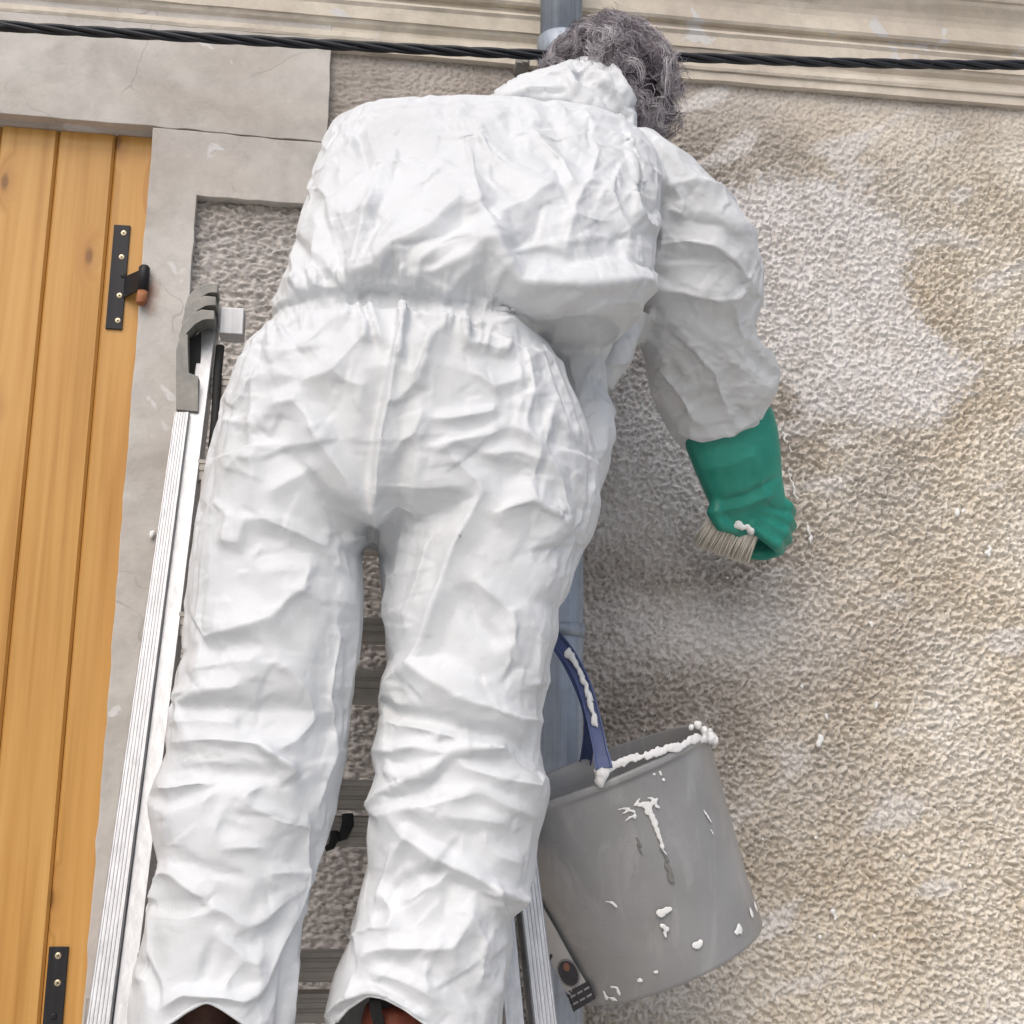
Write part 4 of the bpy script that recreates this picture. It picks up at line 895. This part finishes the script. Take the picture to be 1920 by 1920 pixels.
# curly grey hair: a dark undercoat and some thousands of curled strands
V, Fc, tone = [], [], []
bmh = bmesh.new(); bm_ellipsoid(bmh, hv + Vector((.004, -.004, .012)), (.112, .11, .122), tilt_h, 40, 28)
bmh.verts.ensure_lookup_table(); bmh.verts.index_update()
for v in bmh.verts: V.append(np.array(v.co) + .006 * perlin(np.array([v.co]) * 40, 3)[0]); tone.append(.05)
for f in bmh.faces:
    q = [v.index for v in f.verts]; Fc.append(tuple(q) if len(q) == 4 else (q[0], q[1], q[2], q[2]))
bmh.free()
rr = np.random.default_rng(11); HVs, HFs, HT = [np.array(V)], [], [np.array(tone)]
tri = [(a, b, c) for a, b, c, d in Fc] + [(a, c, d) for a, b, c, d in Fc if c != d]; HFs.append(np.array(tri)); base = len(V)
Rt = np.array(tilt_h); hcn = np.array(hv); m_ = 12; u = np.linspace(0, 1, m_)[:, None]
for lock in range(540):                                    # each lock is a bundle of hairs that share one curl
    d = rr.normal(size=3); d /= np.linalg.norm(d)
    if d[1] > .55 and d[2] < .55: continue                 # the face stays free
    o_ = Rt @ d; t_ = np.cross(o_, rr.normal(size=3)); t_ /= np.linalg.norm(t_); t_ = t_ * .9 + np.array([.15, 0, -.5]); L = rr.uniform(.05, .095)
    turns = rr.uniform(1.1, 2.2) * (1 if rr.random() < .5 else -1); r_ = rr.uniform(.007, .014); ph = rr.uniform(0, 6.28); lt = rr.uniform(.25, 1.0)
    ax = o_ + t_ * .6; ax /= np.linalg.norm(ax); e1 = np.cross(ax, [.3, .5, .8]); e1 /= np.linalg.norm(e1); e2 = np.cross(ax, e1)
    for k in range(13):
        dj = d + rr.normal(size=3) * .045; dj /= np.linalg.norm(dj); p0 = hcn + Rt @ (dj * np.array([.109, .107, .119])) + np.array([.004, -.004, .010])
        Lk = L * rr.uniform(.75, 1.1); fz = rr.uniform(.8, 1.25)
        ctr = p0 + o_ * (Lk * .55 * u * (1 - .25 * u)) + t_ * (Lk * .5 * u ** 1.5)
        th = ph + rr.normal() * .28 + turns * 6.28 * u; path = ctr + (e1 * np.cos(th) + e2 * np.sin(th)) * r_ * fz * np.minimum(1, u * 2.5)
        if k > 9: path = path + np.cumsum(rr.normal(size=(m_, 3)) * .0016, 0)                # stray hairs
        tg = np.gradient(path, axis=0); tg /= np.linalg.norm(tg, axis=1)[:, None]; s1 = np.cross(tg, [.57, .57, .58]); s1 /= np.linalg.norm(s1, axis=1)[:, None]; s2 = np.cross(tg, s1)
        w_ = (.0007 * (1 - .6 * u)) * rr.uniform(.7, 1.3)
        ring = np.stack([path + (s1 * math.cos(a) + s2 * math.sin(a)) * w_ for a in (0, 2.09, 4.19)], 1).reshape(-1, 3)
        HVs.append(ring); a = np.arange(m_ - 1)[:, None] * 3; f = []
        for j in range(3):
            j2 = (j + 1) % 3; f.append(np.concatenate([a + j, a + j2, a + 3 + j2], 1)); f.append(np.concatenate([a + j, a + 3 + j2, a + 3 + j], 1))
        HFs.append(np.concatenate(f) + base); base += len(ring)
        HT.append(np.full(len(ring), np.clip(lt + rr.normal() * .12, .05, 1)))
hm = mesh_np('hair', np.concatenate(HVs), np.concatenate(HFs)); hm.attributes.new('tone', 'FLOAT', 'POINT').data.foreach_set('value', np.concatenate(HT).astype(np.float32))
obj('hair', hm, MAT['hair'], person)

# rubber glove closed round the brush
bm = bmesh.new()
bm_add(bm, *loft_rows([(1282, 800, 1420, 752, -.268, .11), (1288, 838, 1446, 770, -.262, .115), (1302, 874, 1456, 808, -.25, .11), (1318, 912, 1462, 852, -.238, .10), (1332, 944, 1464, 893, -.225, .09), (1340, 968, 1470, 925, -.215, .075), (1356, 992, 1472, 955, -.205, .06), (1380, 1010, 1465, 985, -.20, .04)]))
fing = [((1440, 930), (1476, 950), (1472, 972)), ((1432, 950), (1477, 975), (1466, 1002)), ((1420, 966), (1470, 1000), (1452, 1024)), ((1405, 980), (1456, 1020), (1432, 1040))]
for i, (a, b, c) in enumerate(fing):
    bm_tube(bm, [W(*a, -.225), W(*b, -.21), W(b[0] + 6, b[1] + 10, -.185), W(*c, -.16), W(c[0] - 40, c[1] - 4, -.145), W(c[0] - 58, c[1] - 8, -.15)], [.0135, .0145, .014, .0135, .012, .009], 12)
bm_tube(bm, [W(1350, 935, -.235), W(1338, 962, -.235), W(1352, 985, -.225), W(1380, 994, -.215)], [.017, .0155, .014, .010], 12)
GV, GF = fuse(bm, .0036); GE = edges_of(GF); GV = smooth(GV, GE, 5)
GV = pose_folds(GV, GF, GE, [([(7, 16, 16, [(1410, 850), (1425, 905), (1440, 940)]), (-6, 12, 12, [(1350, 940), (1400, 928), (1460, 895)]), (6, 12, 14, [(1335, 960), (1390, 950), (1450, 925)]), (4, 18, 18, [(1315, 880), (1370, 872), (1420, 850)]),
                                  (-5, 9, 9, [(1436, 948), (1478, 962)]), (-5, 9, 9, [(1428, 966), (1474, 990)]), (-5, 9, 9, [(1415, 982), (1462, 1014)])], 1.0)], .25, 6)
obj('glove', mesh_np('glove', GV, GF), MAT['glove'], person)
bm = bmesh.new(); lg = [W(560, 640, -.36), W(520, 690, -.36)]                  # other glove, on the ladder behind the body
bm_tube(bm, [W(650, 545, -.37), W(600, 590, -.365), W(560, 635, -.36)], [.05, .045, .038], 14)
for i in range(4): bm_tube(bm, [W(565 - i * 8, 640 + i * 12, -.37), W(530 - i * 6, 665 + i * 12, -.385), W(512 - i * 6, 668 + i * 12, -.36), W(520 - i * 6, 676 + i * 12, -.335)], [.013, .012, .011, .009], 10)
bm_tube(bm, [W(590, 650, -.35), W(560, 690, -.33), W(530, 690, -.325)], [.016, .014, .011], 10)
LV, LF = fuse(bm, .005); LV = smooth(LV, edges_of(LF), 4); obj('glove', mesh_np('glove', LV, LF), MAT['glove'], person)

# boots on the rung
def boot(rows, toe, m, tab):
    b_ = bmesh.new(); bm_add(b_, *loft_rows(rows, power=2.0)); bm_ellipsoid(b_, W(toe, 2095, -.70), (.048, .135, .05)); bm_box(b_, W(toe, 2128, -.70), (.085, .25, .022))
    v, f = fuse(b_, .005); e = edges_of(f); v = smooth(v, e, 4); o = obj('boot', mesh_np('boot', v, f), m, person)
    if tab:
        b_ = bmesh.new(); pth = spline([W(712, 1925, -.846), W(705, 1896, -.858), W(704, 1876, -.862), (W(709, 1866, -.85)), W(720, 1874, -.832), W(726, 1902, -.832)], 6)
        b2 = []
        for i, p in enumerate(pth):
            t = pth[min(i + 1, len(pth) - 1)] - pth[max(i - 1, 0)]; t /= np.linalg.norm(t); nn = np.cross(t, [1, 0, 0]); nn /= np.linalg.norm(nn)
            b2.append([b_.verts.new(Vector(p + np.array([sx * .0075, 0, 0]) + nn * sn * .0018)) for sx, sn in ((-1, -1), (1, -1), (1, 1), (-1, 1))])
        for r0, r1 in zip(b2, b2[1:]):
            for k in range(4): b_.faces.new([r0[k], r0[(k + 1) % 4], r1[(k + 1) % 4], r1[k]])
        b_.faces.new(b2[0][::-1]); b_.faces.new(b2[-1]); from_bm('pull_tab', b_, MAT['rubber'], o, bevel=.0006)
boot([(348, 1850, 430, 1850, -.79, .08), (340, 1862, 440, 1862, -.79, .11), (330, 1950, 446, 1950, -.78, .115), (332, 2060, 446, 2060, -.775, .13), (336, 2125, 442, 2125, -.775, .13)], 390, MAT['dark_leather'], False)
boot([(700, 1872, 774, 1872, -.785, .08), (684, 1884, 792, 1884, -.788, .115), (672, 1940, 800, 1940, -.785, .12), (674, 2060, 798, 2060, -.78, .13), (680, 2125, 794, 2125, -.78, .13)], 738, MAT['leather'], True)

# ------------------------------------------------------------------ brush held in the glove
brush = thing('brush', 'wide cream bristled masonry brush gripped in the green glove', 'brush', tuple(W(1380, 985, -.19)))
bm = bmesh.new(); a, b = W(1338, 962, -.20), W(1425, 990, -.19); mid = (a + b) / 2; dx = (b - a); ang = math.atan2(dx[2], dx[0])
Rb = Matrix.Rotation(-ang, 3, 'Y'); bm_box(bm, mid, (.105, .046, .026), Rb); from_bm('brush_block', bm, m_simple_noise('wet_wood', (.26, .18, .10), (.36, .26, .16), .6, 30), brush, bevel=.004)
bm = bmesh.new(); bm_tube(bm, [mid + np.array([.01, 0, .005]), W(1440, 925, -.21), W(1462, 880, -.23)], [.013, .011, .012], 12); from_bm('brush_handle', bm, MAT['bristle'], brush, True)
bm = bmesh.new(); rb = random.Random(3)
tl, tr_, bl_, br_ = mid - dx * .46 + np.array([0, 0, .004]), mid + dx * .46 + np.array([0, 0, .004]), W(1311, 1012, -.155), W(1392, 1042, -.15)
bm_hull8(bm, [bl_ + np.array([.002, -.016, .006]), br_ + np.array([-.002, -.016, .006]), tr_ + np.array([0, -.016, 0]), tl + np.array([0, -.016, 0]), bl_ + np.array([.002, .018, .006]), br_ + np.array([-.002, .018, .006]), tr_ + np.array([0, .018, 0]), tl + np.array([0, .018, 0])])
for k in range(1100):
    u, v = rb.uniform(-.5, .5), rb.uniform(-.5, .5); p0 = mid + dx / np.linalg.norm(dx) * (u * .104) + np.array([0, v * .046, .006])
    q = W(1352 + u * 100 + rb.uniform(-5, 5), 1034 + u * 34 + rb.uniform(-9, 9), -.155 + v * .055); mm = (p0 + q) / 2 + np.array([rb.uniform(-.003, .003) - .004 * u, -.012, .004])
    bm_tube(bm, [p0, mm, q], [.0015, .0018, .0013], 4)
from_bm('bristles', bm, MAT['bristle'], brush, True)['kind'] = 'stuff'
def blob_mesh(name, items, parent, m=None, voxel=.0028, rough=.35):
    """items: (centre, radii, rotation matrix|None) fused into one lump of foam"""
    b_ = bmesh.new()
    for c, s, r in items: bm_ellipsoid(b_, Vector(c), s, r, 10, 7)
    v, f = fuse(b_, voxel); e = edges_of(f); v = smooth(v, e, 2); n_ = normals(v, f); v = v + n_ * (perlin(v * 160, 5) * .0016 * rough / .35)[:, None]
    o = obj(name, mesh_np(name, v, f), m or MAT['foam'], parent); o['kind'] = 'stuff'; return o
fb = random.Random(8)
blob_mesh('foam', [(W(1338 + k * 7 + fb.uniform(-4, 4), 962 + k * 3 + fb.uniform(-6, 8), -.226), (fb.uniform(.005, .009),) * 3, None) for k in range(11)], brush)

# ------------------------------------------------------------------ bucket hung beside the ladder
BT, BB = W(1112, 1441, -.385), W(1250, 1800, -.365); bax = BT - BB; BH = np.linalg.norm(bax); bax /= BH
be1 = np.cross(bax, [0, 1.0, 0]); be1 /= np.linalg.norm(be1); be2 = np.cross(bax, be1)            # be2 points roughly to the camera or the wall
if be2[1] > 0: be2 = -be2; be1 = -be1
R0, R1 = .176, .207
bucket = thing('bucket', 'grey plastic bucket with blue handle and dripping white foam hung tilted beside the ladder', 'bucket', tuple(BB))
prof = [(0, .004), (R0 - .012, 0), (R0 - .003, .003), (R0, .010), (R0 + .004, .09), (R1 - .002, BH - .02), (R1 - .001, BH - .014), (R1 + .0035, BH - .012), (R1 + .005, BH - .010), (R1 + .005, BH - .003), (R1 + .003, BH), (R1 - .001, BH + .0005), (R1 - .004, BH - .003), (R1 - .006, BH - .04), (R0 - .006, .014), (0, .012)]
V = []; Fc = []; sg = 96
for r, z in prof:
    for k in range(sg):
        t = 2 * math.pi * k / sg; V.append(BB + bax * z + (be1 * math.cos(t) + be2 * math.sin(t)) * r)
for i in range(len(prof) - 1):
    for k in range(sg): Fc.append((i * sg + k, i * sg + (k + 1) % sg, (i + 1) * sg + (k + 1) % sg, (i + 1) * sg + k))
bm = bmesh.new(); bm_add(bm, V, Fc); bmesh.ops.remove_doubles(bm, verts=list(bm.verts), dist=1e-6)
vessel = from_bm('vessel', bm, MAT['bucket'], bucket, True)
def on_bucket(x, y, lift=0.0):
    """nearest point of the bucket's outer wall along a photograph ray -> (theta, height, point, normal)"""
    d = ray(x, y); d /= np.linalg.norm(d); t = np.arange(1.5, 2.9, .0015)
    p = CAM + t[:, None] * d - BB; z = p @ bax; q = p - z[:, None] * bax; r = np.linalg.norm(q, axis=1); Rz = R0 + (R1 - R0) * np.clip(z / BH, 0, 1)
    hit = np.nonzero(r < Rz)[0]; i = hit[0] if len(hit) else int(np.argmin(np.abs(r - Rz)))
    n_ = q[i] / r[i]; return math.atan2(n_ @ be2, n_ @ be1), z[i], BB + bax * z[i] + n_ * (Rz[i] + lift), n_
def bk(th, z, lift): Rz = R0 + (R1 - R0) * z / BH + .0022; return BB + bax * z + (be1 * math.cos(th) + be2 * math.sin(th)) * (Rz + lift)
# label patch wrapped round the lower left of the wall, its free edge slanting
lab_edge = [on_bucket(1042, 1735), on_bucket(1080, 1805), on_bucket(1119, 1868)]
sgn = 1.0 if on_bucket(1100, 1700)[0] > on_bucket(1200, 1700)[0] else -1.0
zs_l = np.linspace(lab_edge[0][1] + .05, lab_edge[2][1], 14); ez = [e[1] for e in lab_edge][::-1]; et = [e[0] for e in lab_edge][::-1]
slope_ = (et[2] - et[0]) / (ez[2] - ez[0])
V = []; Fc = []
for z in zs_l:
    te = np.interp(z, ez, et) if z < ez[2] else et[2] + (z - ez[2]) * slope_
    for k in range(16): V.append(bk(te + sgn * k / 15 * 1.25, z - k / 15 * .0, .0006))
for i in range(13):
    for k in range(15): Fc.append((i * 16 + k, i * 16 + k + 1, (i + 1) * 16 + k + 1, (i + 1) * 16 + k))
bm = bmesh.new(); bm_add(bm, V, Fc); label_o = from_bm('label', bm, m_simple_noise('label_paper', (.50, .52, .54), (.58, .60, .62), .4, 8, .02), bucket, True)
def patch(name, poly, lift, m, parent):
    b_ = bmesh.new(); c = np.mean(np.array(poly), 0); pts = []
    for a, b in zip(poly, poly[1:] + poly[:1]):
        for k in range(6): t = k / 6; pts.append((a[0] + (b[0] - a[0]) * t, a[1] + (b[1] - a[1]) * t))
    rings = []
    for s in (1, .66, .33):
        rings.append([b_.verts.new(Vector(on_bucket(c[0] + (x - c[0]) * s, c[1] + (y - c[1]) * s, .0022 + lift)[2])) for x, y in pts])
    cv = b_.verts.new(Vector(on_bucket(c[0], c[1], .0022 + lift)[2])); n_ = len(pts)
    for r0, r1 in zip(rings, rings[1:]):
        for k in range(n_): b_.faces.new([r0[k], r0[(k + 1) % n_], r1[(k + 1) % n_], r1[k]])
    for k in range(n_): b_.faces.new([rings[-1][k], rings[-1][(k + 1) % n_], cv])
    return from_bm(name, b_, m, parent, True)
navy = m_simple_noise('print_navy', (.02, .022, .035), (.045, .05, .075), .4, 60, .02); pale = mat('print_pale', (.42, .44, .47), .5); flesh = mat('print_flesh', (.33, .15, .11), .5)
ell = lambda cx, cy, rx, ry, rot: [(cx + rx * math.cos(t) * math.cos(rot) - ry * math.sin(t) * math.sin(rot), cy + rx * math.cos(t) * math.sin(rot) + ry * math.sin(t) * math.cos(rot)) for t in np.linspace(0, 6.283, 17)[:-1]]
patch('picture_ring', ell(1069, 1823, 20, 29, -.45), .0009, mat('print_grey', (.30, .31, .33), .4), label_o); patch('picture', ell(1069, 1823, 17, 25, -.45), .0013, navy, label_o); patch('picture_face', ell(1066, 1811, 6, 8, -.3), .0017, flesh, label_o)
patch('print_band', [(1050, 1866), (1106, 1837), (1120, 1870), (1064, 1905)], .0010, navy, label_o)
for row in range(2):
    for k in range(4):
        x = 1060 + row * 5 + k * 12.5; y = 1874 - k * 7.2 + row * 13; patch('print_line', [(x, y), (x + 9.5, y - 5.4), (x + 11, y - 2.2), (x + 1.5, y + 3.4)], .0014, pale, label_o)
patch('print_mark', [(1036, 1786), (1040, 1790), (1035, 1800), (1031, 1796)], .0012, navy, label_o)
# channel-shaped blue handle from the near pivot, over the top, to the far pivot
piv = on_bucket(1131, 1440, .012)[2]; far = BB + bax * (BH - .02) + (BB + bax * (BH - .02) - piv - bax * ((BB + bax * (BH - .02) - piv) @ bax)) * .98
hp = spline([piv, W(1114, 1350, -.565), W(1090, 1270, -.53), W(1046, 1200, -.49), W(985, 1150, -.42), W(1044, 1208, -.34), W(1084, 1278, -.28), W(1106, 1352, -.23), far], 8)
bm = bmesh.new(); rows = []
for i, p in enumerate(hp):
    t = hp[min(i + 1, len(hp) - 1)] - hp[max(i - 1, 0)]; t /= np.linalg.norm(t); vd = p - CAM; vd /= np.linalg.norm(vd); w_ = np.cross(t, vd); w_ /= np.linalg.norm(w_); th_ = np.cross(w_, t)
    if th_[1] > 0: th_ = -th_
    hw = .0115 + .002 * (i < 3)
    rows.append([bm.verts.new(Vector(p + w_ * u * hw + th_ * v)) for u, v in ((-1, .006), (-.78, .006), (-.72, .0015), (.72, .0015), (.78, .006), (1, .006), (1, -.002), (-1, -.002))])
for r0, r1 in zip(rows, rows[1:]):
    for k in range(8): bm.faces.new([r0[k], r0[(k + 1) % 8], r1[(k + 1) % 8], r1[k]])
bm.faces.new(rows[0][::-1]); bm.faces.new(rows[-1]); handle = from_bm('handle', bm, MAT['blue'], bucket)
items = []
for k in range(46):                                        # paste in the channel of the handle
    i = fb.randrange(7, 22); items.append((hp[i] + np.array([fb.uniform(-.004, .004), -.006, fb.uniform(-.004, .004)]), (fb.uniform(.003, .006), .0025, fb.uniform(.004, .009)), None))
blob_mesh('foam', items, handle, rough=.2)
items = []
for k in range(150):                                       # paste smeared along the near rim, ragged below, thicker at the right end
    x = 1122 + 212 * fb.random(); y = 1441 - (x - 1128) * .315 + fb.uniform(-7, 7) + (fb.uniform(0, 9) if fb.random() < .2 else 0); r = fb.uniform(.002, .0042) * (1.4 if x > 1295 or x < 1145 else 1)
    th_, z_, p, n_ = on_bucket(x, y, .006); nv = Vector(n_); rt = Vector(bax).cross(nv).normalized(); items.append((p, (r * fb.uniform(1.2, 2.6), r * .8, r), Matrix((rt, nv, rt.cross(nv) * -1)).transposed()))
for x, y, r in ((1128, 1450, .011), (1124, 1462, .009), (1126, 1470, .006), (1322, 1386, .011), (1330, 1392, .009), (1334, 1386, .008), (1300, 1362, .008), (1288, 1366, .006), (1312, 1372, .008)): items.append((on_bucket(x, y, .008)[2], (r, r, r), None))
blob_mesh('foam', items, bucket)
def smear(pts, lift=.0006):
    it = []
    for x, y, rx, rz, rot in pts:
        th_, z_, p, n_ = on_bucket(x, y, lift); nv = Vector(n_); up_ = Vector(bax); rt = up_.cross(nv).normalized(); Mx = Matrix((rt, nv, rt.cross(nv) * -1)).transposed()
        it.append((p, (rx, .0014, rz), Mx @ Matrix.Rotation(rot, 3, 'Y')))
    return it
sp = [(1208, 1506, .014, .0035, .25), (1194, 1504, .010, .003, -.5), (1222, 1498, .010, .003, .6), (1232, 1512, .007, .004, .9), (1216, 1520, .009, .007, 0), (1225, 1538, .006, .012, -.3), (1231, 1556, .004, .013, -.3), (1237, 1574, .003, .012, -.3), (1243, 1594, .002, .012, -.3), (1170, 1516, .012, .0022, .2), (1178, 1534, .010, .002, -.3), (1190, 1530, .004, .006, .5), (1215, 1512, .010, .006, 0), (1200, 1510, .009, .004, .4), (1228, 1503, .008, .004, -.5), (1222, 1530, .006, .010, -.3), (1228, 1548, .0045, .012, -.3), (1234, 1566, .0032, .012, -.3), (1240, 1582, .0022, .010, -.3), (1182, 1520, .010, .0028, .5), (1170, 1524, .006, .002, .2), (1186, 1530, .008, .002, -.4),
      (1146, 1692, .008, .003, .6), (1154, 1698, .006, .003, .9), (1138, 1690, .004, .002, .3), (1246, 1708, .014, .007, .1), (1240, 1711, .010, .008, 0), (1243, 1736, .007, .005, .7), (1250, 1742, .006, .005, -.7), (1247, 1752, .0035, .007, 0),
      (1306, 1772, .009, .008, 0), (1312, 1768, .007, .006, 0), (1386, 1742, .008, .010, 0), (1380, 1748, .006, .006, 0), (1408, 1712, .006, .010, .3), (1416, 1700, .005, .010, .3), (1326, 1530, .003, .016, -.3), (1334, 1560, .002, .008, -.3), (1150, 1872, .010, .004, .5), (1136, 1866, .004, .009, 0), (1160, 1858, .004, .009, 0), (1150, 1850, .008, .003, .2),
      (1226, 1452, .005, .003, .3), (1238, 1450, .003, .006, 0), (1244, 1462, .004, .004, 0), (1200, 1838, .006, .005, 0), (1230, 1822, .005, .004, 0)]
blob_mesh('foam', smear(sp), bucket, voxel=.0018, rough=.15)
wet = [(1246, 1604, .004, .016, -.3), (1253, 1628, .0055, .016, -.3), (1259, 1648, .006, .014, -.25), (1196, 1575, .003, .016, -.15), (1199, 1592, .003, .012, -.15)]
blob_mesh('wet_streak', smear(wet, -.0012), bucket, mat('wet_plastic', (.19, .186, .178), .25), .0022, 0.02)

# ------------------------------------------------------------------ foam splashes on the wall
items = []; fw = random.Random(21)
def on_wall(x, y): p = W(x, y, -.003); return p
for x, y, r in ((1535, 1393, .0075), (1538, 1386, .006), (1642, 1322, .005), (1632, 1172, .004), (1850, 1038, .006), (1856, 1030, .004), (1795, 962, .007), (1804, 956, .004), (1498, 160, .006), (1500, 154, .003), (1395, 143, .004), (1560, 1705, .006), (1566, 1720, .004), (1548, 1345, .004), (290, 1006, .007), (1480, 880, .003), (1512, 1003, .003), (1520, 1012, .004)):
    for k in range(3): items.append((on_wall(x + fw.uniform(-3, 3), y + fw.uniform(-4, 4)) + np.array([0, -.004 if x > 700 else -.026, 0]), (r * fw.uniform(.7, 1), r * .8, r * fw.uniform(.8, 1.3)), None))
for (x0, y0, x1, y1) in ((1476, 880, 1492, 940), (1512, 980, 1520, 1020), (1200, 760, 1188, 860), (1460, 800, 1482, 850), (1215, 780, 1240, 830)):
    for k in range(14): t = k / 13; items.append((on_wall(x0 + (x1 - x0) * t + fw.uniform(-3, 3), y0 + (y1 - y0) * t) + np.array([0, -.006, 0]), (.0024 * fw.uniform(.7, 1.5),) * 3, None))
for k in range(150):
    x = fw.uniform(1120, 1900); y = fw.uniform(330, 1900); r = fw.uniform(.0014, .0032) * (1.5 if fw.random() < .1 else 1); items.append((on_wall(x, y) + np.array([0, -.004, 0]), (r * fw.uniform(.8, 1.6), r, r * fw.uniform(.8, 1.8)), None))
fo = blob_mesh('foam_splashes', items, None, voxel=.0022, rough=.25); fo['kind'] = 'stuff'; fo['label'] = 'white flecks of cleaning foam splashed over the rough cast wall'
